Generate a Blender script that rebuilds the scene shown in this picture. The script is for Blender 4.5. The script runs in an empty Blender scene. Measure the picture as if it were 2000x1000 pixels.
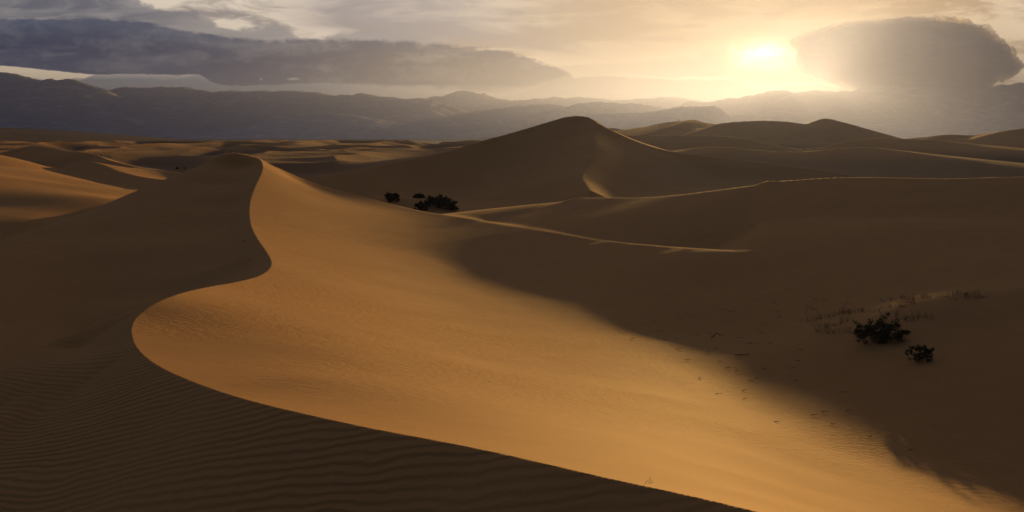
import bpy, math, random
import numpy as np
from math import radians as R

# ------------------------------------------------------------------ camera
DEBUG = False
F, VH = 2000.0, 258.0            # focal length and horizon row of the photograph, in its pixels
SC = bpy.context.scene
COL = SC.collection
cam_d = bpy.data.cameras.new("camera")
cam = bpy.data.objects.new("camera", cam_d)
COL.objects.link(cam)
cam.location = (0, 0, 0)
cam.rotation_euler = (R(90), 0, 0)
cam_d.sensor_width = 36.0
cam_d.lens = 36.0 * F / 2000.0
cam_d.shift_y = -(500 - VH) / 2000.0
cam_d.clip_start = 0.1
cam_d.clip_end = 60000
SC.camera = cam

# ------------------------------------------------------------------ light
SUN_U, SUN_V = 1514.0, 127.0
sx, sy, sz = (SUN_U - 1000) / F, 1.0, (VH - SUN_V) / F
sl = math.sqrt(sx * sx + sy * sy + sz * sz)
SUN = (sx / sl, sy / sl, sz / sl)
SUN_EL = math.asin(SUN[2])
SUN_AZ = math.atan2(SUN[0], SUN[1])          # clockwise from +Y
ld = bpy.data.lights.new("sun", 'SUN')
ld.energy = 5.0
ld.angle = R(1.2)
ld.color = (1.0, 0.56, 0.16)
lo = bpy.data.objects.new("sun", ld)
COL.objects.link(lo)
import mathutils
lo.rotation_euler = mathutils.Vector(SUN).to_track_quat('Z', 'Y').to_euler()
lo.location = (300, 900, 400)

SC.view_settings.view_transform = 'Standard'
SC.view_settings.look = 'None'
SC.view_settings.exposure = 1.15
SC.view_settings.gamma = 1.0
SC.render.engine = 'CYCLES'
SC.cycles.use_denoising = True
SC.cycles.volume_bounces = 0
SC.cycles.max_bounces = 4
SC.cycles.diffuse_bounces = 2


# ---- small node-graph helper
class G:
    def __init__(self, tree):
        self.t = tree
        self.l = tree.links

    def node(self, kind, **kw):
        n = self.t.nodes.new(kind)
        for k, v in kw.items():
            setattr(n, k, v)
        return n

    def put(self, sock, v):
        if isinstance(v, (int, float, tuple, list)):
            if isinstance(v, (tuple, list)) and len(v) == 3 and sock.type == 'RGBA':
                v = (*v, 1.0)
            sock.default_value = v
        else:
            self.l.new(v, sock)

    def m(self, op, a, b=None, c=None, clamp=False):
        n = self.node('ShaderNodeMath', operation=op, use_clamp=clamp)
        for i, x in enumerate((a, b, c)):
            if x is not None:
                self.put(n.inputs[i], x)
        return n.outputs[0]

    def add(self, a, b): return self.m('ADD', a, b)
    def sub(self, a, b): return self.m('SUBTRACT', a, b)
    def mul(self, a, b): return self.m('MULTIPLY', a, b)

    def ss(self, x, lo, hi, a=0.0, b=1.0):
        n = self.node('ShaderNodeMapRange', interpolation_type='SMOOTHSTEP')
        self.put(n.inputs['Value'], x)
        self.put(n.inputs['From Min'], lo)
        self.put(n.inputs['From Max'], hi)
        self.put(n.inputs['To Min'], a)
        self.put(n.inputs['To Max'], b)
        return n.outputs[0]

    def vec(self, x, y, z=0.0):
        n = self.node('ShaderNodeCombineXYZ')
        for i, v in enumerate((x, y, z)):
            self.put(n.inputs[i], v)
        return n.outputs[0]

    def noise(self, v, scale, detail=4.0, rough=0.55, dist=0.0):
        n = self.node('ShaderNodeTexNoise')
        self.put(n.inputs['Vector'], v)
        n.inputs['Scale'].default_value = scale
        n.inputs['Detail'].default_value = detail
        n.inputs['Roughness'].default_value = rough
        n.inputs['Distortion'].default_value = dist
        return n.outputs['Fac']

    def mix(self, f, a, b, blend='MIX'):
        n = self.node('ShaderNodeMix', data_type='RGBA', blend_type=blend)
        n.clamp_factor = True
        self.put(n.inputs[0], f)
        self.put(n.inputs[6], a)
        self.put(n.inputs[7], b)
        return n.outputs[2]

    def curve(self, x, pts):
        """piecewise smooth y(x); x in 0..20, y in -1..3"""
        n = self.node('ShaderNodeFloatCurve')
        c = n.mapping.curves[0]
        P = [((px + 5) / 30.0, (py + 1) / 4.0) for px, py in pts]
        c.points[0].location = P[0]
        c.points[1].location = P[-1]
        for p in P[1:-1]:
            c.points.new(*p)
        n.mapping.extend = 'HORIZONTAL'
        n.mapping.update()
        self.put(n.inputs['Value'], self.m('DIVIDE', self.add(x, 5.0), 30.0))
        return self.sub(self.mul(n.outputs[0], 4.0), 1.0)


# ------------------------------------------------------------------ sky
def build_world():
    w = bpy.data.worlds.new("World")
    SC.world = w
    w.use_nodes = True
    w.node_tree.nodes.clear()
    g = G(w.node_tree)
    out = g.node('ShaderNodeOutputWorld')
    bg = g.node('ShaderNodeBackground')
    g.l.new(bg.outputs[0], out.inputs[0])
    tc = g.node('ShaderNodeTexCoord')
    sep = g.node('ShaderNodeSeparateXYZ')
    g.l.new(tc.outputs['Generated'], sep.inputs[0])
    X, Y, Z = sep.outputs
    yc = g.m('MAXIMUM', Y, 0.08)
    p = g.m('DIVIDE', X, yc)
    q = g.m('DIVIDE', Z, yc)
    a = g.add(g.mul(p, 20.0), 10.0)          # direction chart: azimuth tangent
    b = g.sub(VH / 100.0, g.mul(q, 20.0))    # and elevation tangent
    # clear sky behind everything
    sky = g.node('ShaderNodeTexSky', sky_type='NISHITA', sun_disc=False)
    sky.sun_elevation = SUN_EL
    sky.sun_rotation = SUN_AZ
    sky.air_density = 1.0
    sky.dust_density = 3.0
    skyc = g.mix(1.0, sky.outputs[0], (0.06, 0.06, 0.06), 'MULTIPLY')

    flat = g.vec(g.mul(a, 0.35), g.mul(b, 1.6), 0.0)
    wide = g.vec(g.mul(a, 0.16), g.mul(b, 1.1), 3.0)
    puff = g.vec(g.mul(a, 1.0), g.mul(b, 1.5), 7.0)
    nF = g.noise(flat, 1.6, 7.0, 0.62, 0.6)
    nW = g.noise(wide, 1.5, 4.0, 0.5, 0.8)
    nP = g.noise(puff, 3.2, 8.0, 0.62, 0.4)
    nPl = g.noise(puff, 0.9, 3.0, 0.5, 0.2)
    fF = g.sub(nF, 0.5)
    fW = g.sub(nW, 0.5)
    fP = g.sub(nP, 0.5)
    fL = g.sub(nPl, 0.5)
    # distance from the sun, in the same units
    dx = g.sub(a, 14.95)
    dy = g.sub(b, 1.13)
    d2 = g.add(g.mul(dx, dx), g.mul(g.mul(dy, dy), 2.2))
    d = g.m('SQRT', d2)
    near = g.m('POWER', 2.718, g.mul(d, -0.30))
    nearer = g.m('POWER', 2.718, g.mul(d, -0.85))

    # veil of high cloud: cream, brighter toward the sun
    veil_l = (0.86, 0.74, 0.60)
    veil_r = (0.95, 0.76, 0.50)
    veil = g.mix(g.ss(d, 9.0, 0.5), veil_l, veil_r)
    veil_d = g.mix(g.ss(d, 9.0, 0.5), (0.31, 0.28, 0.275), (0.52, 0.36, 0.20))
    base = g.mix(g.ss(g.add(nF, g.mul(fW, 0.7)), 0.34, 0.56), veil_d, veil)
    base = g.mix(0.12, base, skyc)

    # tan altostratus sheet over the middle, lower edge slanting up to the sun
    sb = g.curve(a, [(-5, 0.3), (4.5, 0.15), (6, 0.62), (8, 0.85), (10, 1.08), (11.2, 1.22), (13, 1.12), (14, 0.92), (14.8, 0.68), (16, 0.3), (20, 0.10), (25, 0.1)])
    e = g.sub(g.add(sb, g.mul(fF, 0.55)), b)
    ms = g.mul(g.ss(e, -0.05, 0.30), g.ss(a, 4.2, 7.0))
    sheet = g.mix(g.ss(a, 8.0, 13.5), (0.34, 0.30, 0.295), (0.50, 0.345, 0.20))
    sheet_hi = g.mix(g.ss(a, 8.0, 14.0), (0.52, 0.45, 0.39), (0.80, 0.60, 0.36))
    sheet = g.mix(g.ss(g.add(nF, g.mul(fW, 1.2)), 0.38, 0.70), sheet, sheet_hi)
    sky0 = base
    # bright clear strip under the sheet
    strip = g.mul(g.ss(b, g.add(sb, 0.35), g.add(sb, -0.05), 0.0, 1.0), 1.0)
    clear = g.mul(g.ss(g.sub(b, sb), -0.15, 0.12), g.ss(a, 10.2, 11.6))
    sky0 = g.mix(g.mul(clear, g.ss(a, 20.0, 15.5)), sky0, g.mix(g.ss(nF, 0.42, 0.62), (0.80, 0.64, 0.42), (1.0, 0.84, 0.60)))
    sky0 = g.mix(g.mul(ms, 0.92), sky0, sheet)

    # low tan bank on the far mountains
    lt = g.curve(a, [(-5, 2.2), (9.6, 1.9), (11.0, 1.56), (11.6, 1.475), (12.4, 1.49), (13.2, 1.54), (13.6, 1.53), (14.25, 1.545), (14.6, 1.66), (15.0, 1.72), (15.6, 1.64), (15.9, 1.62), (16.4, 1.70), (25, 1.8)])
    el = g.sub(b, g.add(lt, g.mul(fP, 0.10)))
    ml = g.ss(el, -0.01, 0.035)
    rimw = g.mul(g.ss(g.m('ABSOLUTE', g.sub(el, 0.0)), 0.05, 0.0), g.ss(a, 11.0, 14.5))
    bank = g.mix(g.ss(el, 0.0, 0.5), (0.50, 0.38, 0.25), (0.62, 0.50, 0.35))
    bank = g.mix(g.ss(d, 3.0, 0.6), bank, (0.75, 0.55, 0.32))
    sky0 = g.mix(ml, sky0, bank)
    sky0 = g.mix(g.mul(rimw, 0.8), sky0, (1.9, 1.7, 1.35))

    # left side: grey broken cloud above the big lens
    ub = g.curve(a, [(-5, 0.42), (0, 0.45), (2, 0.40), (2.9, 0.16), (3.4, 0.30), (3.75, 0.42), (4.2, 0.48), (4.6, 0.56), (5.2, 0.60), (5.6, 0.62), (6.0, 0.9), (25, 0.9)])
    tl = g.curve(a, [(-5, -0.9), (1.5, -0.6), (2.5, -0.12), (2.95, 0.06), (3.3, 0.20), (3.6, 0.20), (4.1, 0.36), (4.35, 0.50), (4.7, 0.53), (5.2, 0.46), (5.6, 0.56), (5.9, 0.68), (6.4, 0.66), (7.2, 0.58), (8.2, 0.62), (9.2, 0.90), (25, 1.2)])
    et = g.sub(b, g.add(tl, g.add(g.mul(fP, 0.42), g.mul(fL, 0.2))))
    mt = g.mul(g.ss(et, -0.02, 0.10), g.ss(a, 9.2, 7.6))
    upc = g.mix(g.ss(nF, 0.35, 0.66), (0.085, 0.100, 0.140), (0.24, 0.235, 0.25))
    upc = g.mix(g.ss(a, 1.5, 6.5), upc, (0.33, 0.30, 0.295))
    sky0 = g.mix(g.mul(mt, 0.9), sky0, upc)

    # the long blue grey lens on the left
    t1 = g.curve(a, [(-5, 0.35), (0, 0.34), (1.5, 0.36), (2.6, 0.41), (3.2, 0.50), (4.0, 0.64), (4.7, 0.745), (5.5, 0.76), (6.3, 0.735), (7.2, 0.75), (8.0, 0.80), (9.0, 0.88), (9.8, 0.97), (10.3, 1.10), (10.8, 1.26), (11.05, 1.37), (11.18, 1.47), (11.3, 1.56), (25, 1.6)])
    b1 = g.curve(a, [(-5, 1.20), (0, 1.28), (1.0, 1.37), (1.85, 1.445), (2.8, 1.445), (3.4, 1.465), (3.8, 1.46), (4.2, 1.62), (4.6, 1.68), (5.4, 1.66), (6.0, 1.62), (7, 1.65), (8, 1.68), (8.8, 1.72), (9.6, 1.74), (10.2, 1.70), (10.8, 1.62), (11.1, 1.52), (11.3, 1.50), (25, 1.5)])
    e1 = g.sub(b, g.add(t1, g.add(g.mul(fF, 0.14), g.mul(fP, 0.20))))
    f1 = g.sub(g.add(b1, g.mul(fP, g.ss(a, 1.5, 4.0, 0.05, 0.16))), b)
    m1 = g.mul(g.ss(e1, -0.015, g.ss(a, 2.0, 8.0, 0.05, 0.09)), g.ss(f1, g.ss(a, 6.0, 10.0, -0.01, -0.16), g.ss(a, 6.0, 10.0, 0.012, 0.12)))
    lens = g.mix(g.ss(e1, 0.0, 0.55), (0.045, 0.070, 0.125), (0.0, 0.018, 0.075))
    lens = g.mix(g.ss(f1, 0.55, 0.0), lens, (0.006, 0.032, 0.100))
    lens2 = g.mix(g.ss(e1, 0.0, 0.5), (0.075, 0.070, 0.090), (0.17, 0.13, 0.10))
    lens = g.mix(g.ss(a, 4.0, 11.2), lens, lens2)
    lens = g.mix(g.ss(g.add(nF, g.mul(fP, 0.5)), 0.40, 0.72, 0.0, 0.6), lens, g.mix(g.ss(a, 2.0, 11.0), (0.14, 0.15, 0.19), (0.42, 0.34, 0.26)))
    # below the lens: pale blue grey distance, cream slit far left
    under = g.mix(g.ss(a, 5.0, 10.5), (0.20, 0.215, 0.25), (0.80, 0.62, 0.43))
    under = g.mix(g.mul(g.ss(f1, -0.12, -0.01), g.ss(a, 4.2, 3.4)), under, (0.42, 0.38, 0.35))
    mu = g.mul(g.ss(f1, 0.02, -0.02), g.ss(a, 11.6, 9.0))
    mu = g.mul(mu, g.ss(b, 1.1, 1.3))
    sky0 = g.mix(mu, sky0, under)
    slit = g.mul(g.mul(g.ss(g.add(a, g.mul(g.sub(b, 1.45), 2.5)), 1.92, 1.80), g.ss(f1, 0.0, -0.02)), g.ss(b, 1.1, 1.2))
    sky0 = g.mix(slit, sky0, (1.0, 0.80, 0.56))
    low = g.mul(g.ss(g.sub(b, g.curve(a, [(-5, 1.45), (0.2, 1.50), (0.6, 1.50), (1.1, 1.56), (1.5, 1.50), (1.9, 1.56), (3, 1.62), (3.9, 1.62), (25, 1.6)])), 0.0, 0.05), g.ss(a, 4.2, 3.6))
    sky0 = g.mix(g.mul(low, 0.75), sky0, (0.22, 0.22, 0.245))
    sky0 = g.mix(m1, sky0, lens)
    # small torn openings in the lens base
    for (ca, cb, ra, rb) in ((5.73, 1.545, 0.12, 0.025), (8.3, 1.70, 0.22, 0.035), (5.1, 1.555, 0.03, 0.02), (3.6, 1.475, 0.2, 0.012)):
        qx = g.m('DIVIDE', g.sub(a, ca), ra)
        qy = g.m('DIVIDE', g.sub(g.add(b, g.mul(fP, 0.08)), cb), rb)
        qq = g.add(g.mul(qx, qx), g.mul(qy, qy))
        sky0 = g.mix(g.mul(g.ss(qq, 1.6, 0.2), 0.55), sky0, (0.60, 0.53, 0.46))

    # sun glow in front of the far cloud
    ex_ = g.m('DIVIDE', g.add(dx, 0.02), 0.56)
    ey_ = g.m('DIVIDE', g.add(dy, 0.03), 0.27)
    dj = g.m('MAXIMUM', g.add(g.add(g.mul(ex_, ex_), g.mul(ey_, ey_)), g.add(g.mul(fP, 3.0), g.mul(fF, 2.6))), 0.0)
    core = g.m('POWER', 2.718, g.mul(dj, -1.3))
    halo = g.m('POWER', 2.718, g.mul(d, -1.25))
    glow = g.node('ShaderNodeVectorMath', operation='SCALE')
    glow.inputs[0].default_value = (1.0, 0.80, 0.50)
    g.put(glow.inputs['Scale'], g.add(g.mul(core, 6.0), g.mul(halo, 0.30)))
    sky0 = g.mix(1.0, sky0, glow.outputs[0], 'ADD')

    sky0 = g.mix(g.ss(d, 6.5, 1.5, 0.0, 0.9), sky0, g.mix(1.0, sky0, (0.38, 0.295, 0.195), 'MULTIPLY'))
    # the rest of the dome: dull evening overcast
    el_n = g.noise(g.vec(g.mul(X, 1.0), g.mul(Y, 1.0), g.mul(Z, 3.0)), 1.6, 5.0, 0.55, 0.6)
    dome = g.mix(g.ss(el_n, 0.35, 0.7), (0.024, 0.031, 0.062), (0.043, 0.051, 0.090))
    dome = g.mix(g.mul(g.ss(X, -0.25, -0.85), g.ss(Z, 0.8, 0.1, 0.2, 0.8)), dome, (0.055, 0.080, 0.150))  # brighter blue sector added out of frame to cool haze and west slopes
    dome = g.mix(g.ss(Y, 0.0, 0.95), dome, g.mix(0.5, dome, (0.20, 0.15, 0.11)))
    k = g.mul(g.ss(b, -1.6, -0.15), g.ss(Y, 0.60, 0.80))
    colr = g.mix(k, dome, sky0)
    g.l.new(colr, bg.inputs['Color'])
    bg.inputs['Strength'].default_value = 0.62
    try:
        w.cycles.sampling_method = 'MANUAL'
        w.cycles.sample_map_resolution = 1024
    except Exception:
        pass


build_world()


# ------------------------------------------------------------------ helpers
def tag(o, label=None, cat=None, group=None, kind=None):
    if label: o['label'] = label
    if cat: o['category'] = cat
    if group: o['group'] = group
    if kind: o['kind'] = kind
    return o


def P(u, v, Y):
    return ((u - 1000) / F * Y, Y, (VH - v) / F * Y)


def sstep(x, a, b):
    t = np.clip((x - a) / (b - a), 0, 1)
    return t * t * (3 - 2 * t)


_rng = np.random.RandomState(7)
_perm = _rng.permutation(1024)
_grad = _rng.uniform(-1, 1, (1024, 2)).astype(np.float32)


def gnoise(x, y):
    xi = np.floor(x).astype(np.int64); yi = np.floor(y).astype(np.int64)
    xf = (x - xi).astype(np.float32); yf = (y - yi).astype(np.float32)
    ux = xf * xf * xf * (xf * (xf * 6 - 15) + 10); uy = yf * yf * yf * (yf * (yf * 6 - 15) + 10)

    def gr(i, j, fx, fy):
        h = _perm[(_perm[i & 1023] + j) & 1023]
        gg = _grad[h]
        return gg[..., 0] * fx + gg[..., 1] * fy
    n00 = gr(xi, yi, xf, yf); n10 = gr(xi + 1, yi, xf - 1, yf)
    n01 = gr(xi, yi + 1, xf, yf - 1); n11 = gr(xi + 1, yi + 1, xf - 1, yf - 1)
    return (n00 * (1 - ux) + n10 * ux) * (1 - uy) + (n01 * (1 - ux) + n11 * ux) * uy


def fbm(x, y, o=4, gain=0.5):
    s = 0; a = 1.0
    for k in range(o):
        s = s + a * gnoise(x * 2 ** k + 17.3 * k, y * 2 ** k - 9.1 * k)
        a *= gain
    return s


def smooth_line(pts, n=8):
    """Catmull-Rom through the points"""
    p = np.array(pts, float)
    q = np.vstack([2 * p[0] - p[1], p, 2 * p[-1] - p[-2]])
    out = []
    for i in range(1, len(q) - 2):
        for t in np.linspace(0, 1, n, endpoint=False):
            a, b, c, d = q[i - 1], q[i], q[i + 1], q[i + 2]
            out.append(0.5 * ((2 * b) + (c - a) * t + (2 * a - 5 * b + 4 * c - d) * t * t + (3 * b - a - 3 * c + d) * t ** 3))
    out.append(q[-2])
    return np.array(out)


class TPS:
    """thin plate surface z(angle, log r) through scattered survey points"""
    def __init__(self, pts, soft=(), lam=1e-6, lam_soft=4e-3):
        p = np.array(list(pts) + list(soft), float)
        lv = np.array([lam] * len(pts) + [lam_soft] * len(soft))
        self.c = np.stack([np.arctan2(p[:, 0], p[:, 1]), 0.5 * np.log(p[:, 0] ** 2 + p[:, 1] ** 2)], 1)
        n = len(p)
        d2 = ((self.c[:, None] - self.c[None]) ** 2).sum(-1)
        K = 0.5 * d2 * np.log(d2 + 1e-12) + np.diag(lv)
        Q = np.hstack([np.ones((n, 1)), self.c])
        A = np.block([[K, Q], [Q.T, np.zeros((3, 3))]])
        s = np.linalg.solve(A, np.concatenate([p[:, 2], np.zeros(3)]))
        self.w, self.a = s[:n], s[n:]

    def __call__(self, th, lr):
        z = self.a[0] + self.a[1] * th + self.a[2] * lr
        for (ct, cl), w in zip(self.c, self.w):
            d2 = (th - ct) ** 2 + (lr - cl) ** 2
            z += (0.5 * w) * d2 * np.log(d2 + 1e-12)
        return z

    def tabulate(self, t0=-1.2, t1=1.2, l0=0.6, l1=5.9, dt=0.0028, dl=0.006):
        """a fine table of the surface, read back with cubic interpolation"""
        self.t0, self.l0, self.dt, self.dl = t0, l0, dt, dl
        dense = np.arange(t0, t1 + dt, dt)
        L = np.arange(l0, l1 + dl, dl)
        T, LL = np.meshgrid(dense, L)
        self.tab = self(T, LL)

    def look(self, th, lr):
        ft = (th - self.t0) / self.dt; fl = (lr - self.l0) / self.dl
        it = np.clip(np.floor(ft).astype(int), 1, self.tab.shape[1] - 3); il = np.clip(np.floor(fl).astype(int), 1, self.tab.shape[0] - 3)
        a = np.clip(ft - it, 0, 1); b = np.clip(fl - il, 0, 1)

        def wts(t):
            return (-0.5 * t + t * t - 0.5 * t ** 3, 1 - 2.5 * t * t + 1.5 * t ** 3, 0.5 * t + 2 * t * t - 1.5 * t ** 3, -0.5 * t * t + 0.5 * t ** 3)
        wa, wb = wts(a), wts(b)
        z = 0
        flat = self.tab.ravel(); nc = self.tab.shape[1]
        for i in range(4):
            row = (il + i - 1) * nc + it - 1
            zz = 0
            for j in range(4):
                zz = zz + wa[j] * flat[row + j]
            z = z + wb[i] * zz
        return z


def smin(a, b, k):
    return -smax(-a, -b, k)


def fall(x, y, ln, slope, rnd, side=1):
    """lee surface hanging from a crest line that runs left to right: drops on its far side, rises on the near side"""
    bd = np.full(x.shape, 1e18); bz = np.zeros_like(bd); bs = np.ones_like(bd)
    for i in range(len(ln) - 1):
        ax, ay, az = ln[i]; dx, dy, dz = ln[i + 1] - ln[i]
        tc = np.clip(((x - ax) * dx + (y - ay) * dy) / (dx * dx + dy * dy + 1e-9), 0, 1)
        ex = x - ax - tc * dx; ey = y - ay - tc * dy
        d2 = ex * ex + ey * ey
        m = d2 < bd * 0.999999
        bd = np.where(m, d2, bd); bz = np.where(m, az + tc * dz, bz); bs = np.where(m, dx * (y - ay) - dy * (x - ax), bs)
    d = np.sqrt(bd) * np.sign(bs) * side
    return bz + 0.06 - slope * np.where(d > 0, np.sqrt(d * d + rnd * rnd) - rnd, d)


def smax(a, b, k):
    h = np.clip(0.5 + 0.5 * (a - b) / k, 0, 1)
    return b + (a - b) * h + k * h * (1 - h)


#--TERRAIN--
# ------------------------------------------------------------------ the dunes
# sharp crest of the great dune, from its peak round the hook to the lower right (photo u, v and metres away)
S = [(508, 312, 110), (513, 325, 105), (509, 341, 99.5), (498, 364, 92), (489, 390, 84.5), (486.5, 415, 78), (490, 440, 72), (500, 462, 66),
     (515, 484, 60), (527, 503, 54.8), (530, 517, 51), (521, 530, 48), (500, 541, 44.5), (460, 551, 40.5), (420, 558, 37.3),
     (380, 566, 34), (340, 577, 31.2), (300, 594, 29.3), (272, 614, 28.0), (258, 637, 26.5), (259, 660, 24.8), (272, 685, 23.2),
     (300, 709, 21.6), (350, 735, 19.9), (420, 762, 18.4), (500, 786, 17.1), (600, 810, 16), (700, 832, 15.2), (800, 851, 14.5),
     (900, 870, 13.9), (1000, 891, 13.3), (1100, 914, 12.7), (1200, 937, 12.2), (1350, 969, 11.5), (1480, 1000, 10.9),
     (1700, 1055, 10.2), (2100, 1170, 9.2), (2600, 1330, 8.2)]
S3 = np.array([P(*s) for s in S])
S3d = smooth_line(S3, 6)


def offset(line, d, dz, step=2):
    """points beside a crest line, d metres to its right hand side, dz above it"""
    t = np.gradient(line[:, :2], axis=0)
    t /= np.linalg.norm(t, axis=1)[:, None]
    nrm = np.stack([t[:, 1], -t[:, 0]], 1)       # right hand side when walking along the line
    o = line.copy()
    o[:, :2] += nrm * d
    o[:, 2] += dz
    return o[::step]


# walking from the peak toward the camera the slip side (dark) is on the right hand
A_soft = []
A_pts = [tuple(p) for p in S3d[::3]]


# straight lines of sight across the bowl: near crest, deepest point, far brow (row, metres)
COLS = [
    (600, (810, 16.0), (470, 72), (362, 110)), (700, (832, 15.2), (470, 81), (389, 110.5)), (800, (851, 14.5), (490, 81), (412, 109)), (900, (870, 13.9), (508, 77), (433, 100)),
    (1000, (891, 13.3), (532, 69), (452, 88)), (1150, (925, 12.4), (566, 59), (472, 74)), (1300, (958, 11.7), (604, 50.3), (490, 63.5)),
    (1450, (993, 11.0), (660, 43.3), (368, 89)), (1600, (1030, 10.5), (745, 35.2), (351, 85)), (1750, (1068, 10.1), (815, 30.3), (350, 78)),
    (1900, (1112, 9.7), (882, 27.0), (350, 75)), (2050, (1155, 9.3), (948, 24.6), (345, 72)), (2250, (1215, 9.0), (1050, 21.8), (340, 69.5)),
]
RIM_Y = [(530, 111), (550, 112), (600, 114), (650, 115), (700, 114.5), (800, 110.5), (900, 102.5), (1000, 91), (1100, 81), (1200, 73), (1300, 66), (1380, 62), (1430, 60)]
RIM_V = [(530, 322), (550, 331), (600, 353), (650, 369), (700, 383), (800, 408), (900, 429), (1000, 447), (1100, 461), (1200, 473), (1300, 482), (1380, 487.5), (1430, 492)]
for u_, (v0_, Y0_), (vT, YT), (vE, YE) in COLS:
    z0, zT, zE = (VH - v0_) / F * Y0_, (VH - vT) / F * YT, (VH - vE) / F * YE
    for t in (0.08, 0.18, 0.30, 0.44, 0.60, 0.78, 1.0):
        k_ = 1 - (1 - t) ** float(np.interp(u_, [600, 1000, 1300, 1600, 1900, 2300], [1.9, 2.1, 2.2, 1.95, 1.65, 1.45]))   # steep under the crest, flattening to the floor
        Y_ = Y0_ + (YT - Y0_) * t
        A_soft.append(((u_ - 1000) / F * Y_, Y_, z0 + (zT - z0) * k_))
    for t in ((0.25, 0.5, 0.75, 1.0) if u_ < 1400 else (0.1, 0.25, 0.4, 0.55, 0.7, 0.85, 1.0)):
        Y_ = YT + (YE - YT) * t
        A_soft.append(((u_ - 1000) / F * Y_, Y_, zT + (zE - zT) * (t * 0.85 + 0.15 * t * t)))
RIM_LINE = smooth_line([P(505, 310, 111)] + [P(u_, v_, Y_) for (u_, v_), (_, Y_) in zip(RIM_V, RIM_Y)], 4)
for q_ in RIM_LINE[3::2]:
    A_pts.append(tuple(q_)); A_pts.append((q_[0] + 0.7, q_[1] + 3.5, q_[2] + 0.25))
e_ = RIM_LINE[-1]
RIM_LINE = np.vstack([RIM_LINE, [e_[0] + 40, e_[1] - 12, e_[2] + 1]])
# the long crest on the right: the flank climbs to it, the lee side drops away behind
FAR_CREST = smooth_line([P(*p) for p in [(1330, 380, 96), (1420, 369, 93), (1500, 358, 91), (1580, 350, 88), (1660, 347, 85), (1750, 347.5, 80.5), (1850, 349, 77.5), (1930, 347, 75.8), (2000, 345, 74.5), (2200, 338, 71.5), (2400, 330, 69)]], 3)
for q_ in FAR_CREST[4::2]:
    A_pts.append(tuple(q_)); A_pts.append((q_[0] + 0.7, q_[1] + 4.0, q_[2] + 0.65)); A_pts.append((q_[0] - 0.7, q_[1] - 4.0, q_[2] - 0.44)); A_pts.append((q_[0] - 1.8, q_[1] - 10.0, q_[2] - 1.08)); A_pts.append((q_[0] - 3.2, q_[1] - 17.0, q_[2] - 1.82))
FAR_CREST = np.vstack([[FAR_CREST[0, 0] - 150, FAR_CREST[0, 1] + 60, 400], [FAR_CREST[0, 0] - 5, FAR_CREST[0, 1] + 2, FAR_CREST[0, 2] + 12], FAR_CREST])

C_uv = [
    # the back ridge running left from the peak
    (500, 307, 113), (485, 303.5, 115), (465, 303, 115), (440, 309, 113), (400, 323, 108), (350, 342, 102), (300, 363, 96), (250, 386, 90), (200, 405, 85), (150, 424, 80),
    (100, 441, 75), (50, 458, 71), (0, 474, 67), (-120, 512, 61), (-300, 570, 54),
    # face below it
    (470, 330, 108), (440, 360, 99), (460, 400, 87), (400, 380, 90), (350, 400, 85), (300, 420, 80), (200, 460, 72.5), (100, 490, 66), (0, 520, 60),
    (470, 450, 74), (400, 450, 75), (300, 480, 68), (200, 520, 62.5), (100, 550, 57.3), (0, 580, 52.5),
    (492, 500, 58), (420, 520, 60), (300, 540, 59), (200, 580, 55), (100, 620, 50), (0, 650, 46), (-150, 700, 41),
    (470, 540, 54), (350, 570, 54.5), (250, 600, 51.5), (100, 670, 45.5), (0, 710, 41.5), (-100, 740, 39), (-300, 760, 36),
    (200, 650, 48), (150, 700, 43), (50, 760, 37.5), (300, 620, 49),
]
C_pts = [P(*p) for p in C_uv[15:]] + [(p[0], p[1], p[2] - 0.7 * min(1.0, (110 - p[1]) / 25.0)) for p in S3d[:100:4]]
BACK_LINE = smooth_line([P(*p) for p in C_uv[:15][::-1]] + [tuple(S3[0])], 4)
for q_ in BACK_LINE[1:-6:2]:
    C_pts.append(tuple(q_)); C_pts.append((q_[0] - 0.8, q_[1] + 4.0, q_[2] + 0.2))

B_uv = [(240, 635, 28.4), (205, 655, 27.7), (150, 680, 26.9), (278, 605, 29.3), (250, 610, 29.5), (225, 618, 29.2), (200, 627, 28.8), (160, 644, 28.0), (120, 661, 27.2), (60, 687, 26), (0, 713, 25), (-120, 765, 23.0), (-300, 850, 21),
        (200, 680, 25), (100, 740, 23), (0, 800, 21.8), (200, 760, 22.3), (100, 850, 20), (0, 930, 18.4),
        (0, 1000, 17), (200, 900, 18.2), (350, 850, 18.3), (350, 950, 16.2), (600, 900, 15.2), (600, 1000, 14), (900, 950, 13.1), (900, 1050, 12.2),
        (1200, 1010, 11.75), (1200, 1100, 11.1), (200, 1150, 13.6), (700, 1250, 11.2), (1300, 1350, 9.0), (1700, 1250, 8.9)]
B_pts = [P(*p) for p in B_uv] + [tuple(p) for p in S3d[110::3]]
B_pts += [tuple(p) for p in offset(S3[19:], -0.8, 0.2)]
B_pts += [(-5, 4, -5.8), (3, 4, -4.6), (0, 0.5, -5.2), (-8, 8, -6.2), (8, 6, -3.6), (-14, 14, -6.6)]
for (u, v, Y) in B_uv[4:12]:
    x, y, z = P(u, v, Y)
    B_pts.append((x - 0.6, y + 1.2, z - 0.45)); B_pts.append((x - 1.5, y + 3.5, z - 1.7)); B_pts.append((x - 3, y + 7, z - 4.0))

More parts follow.
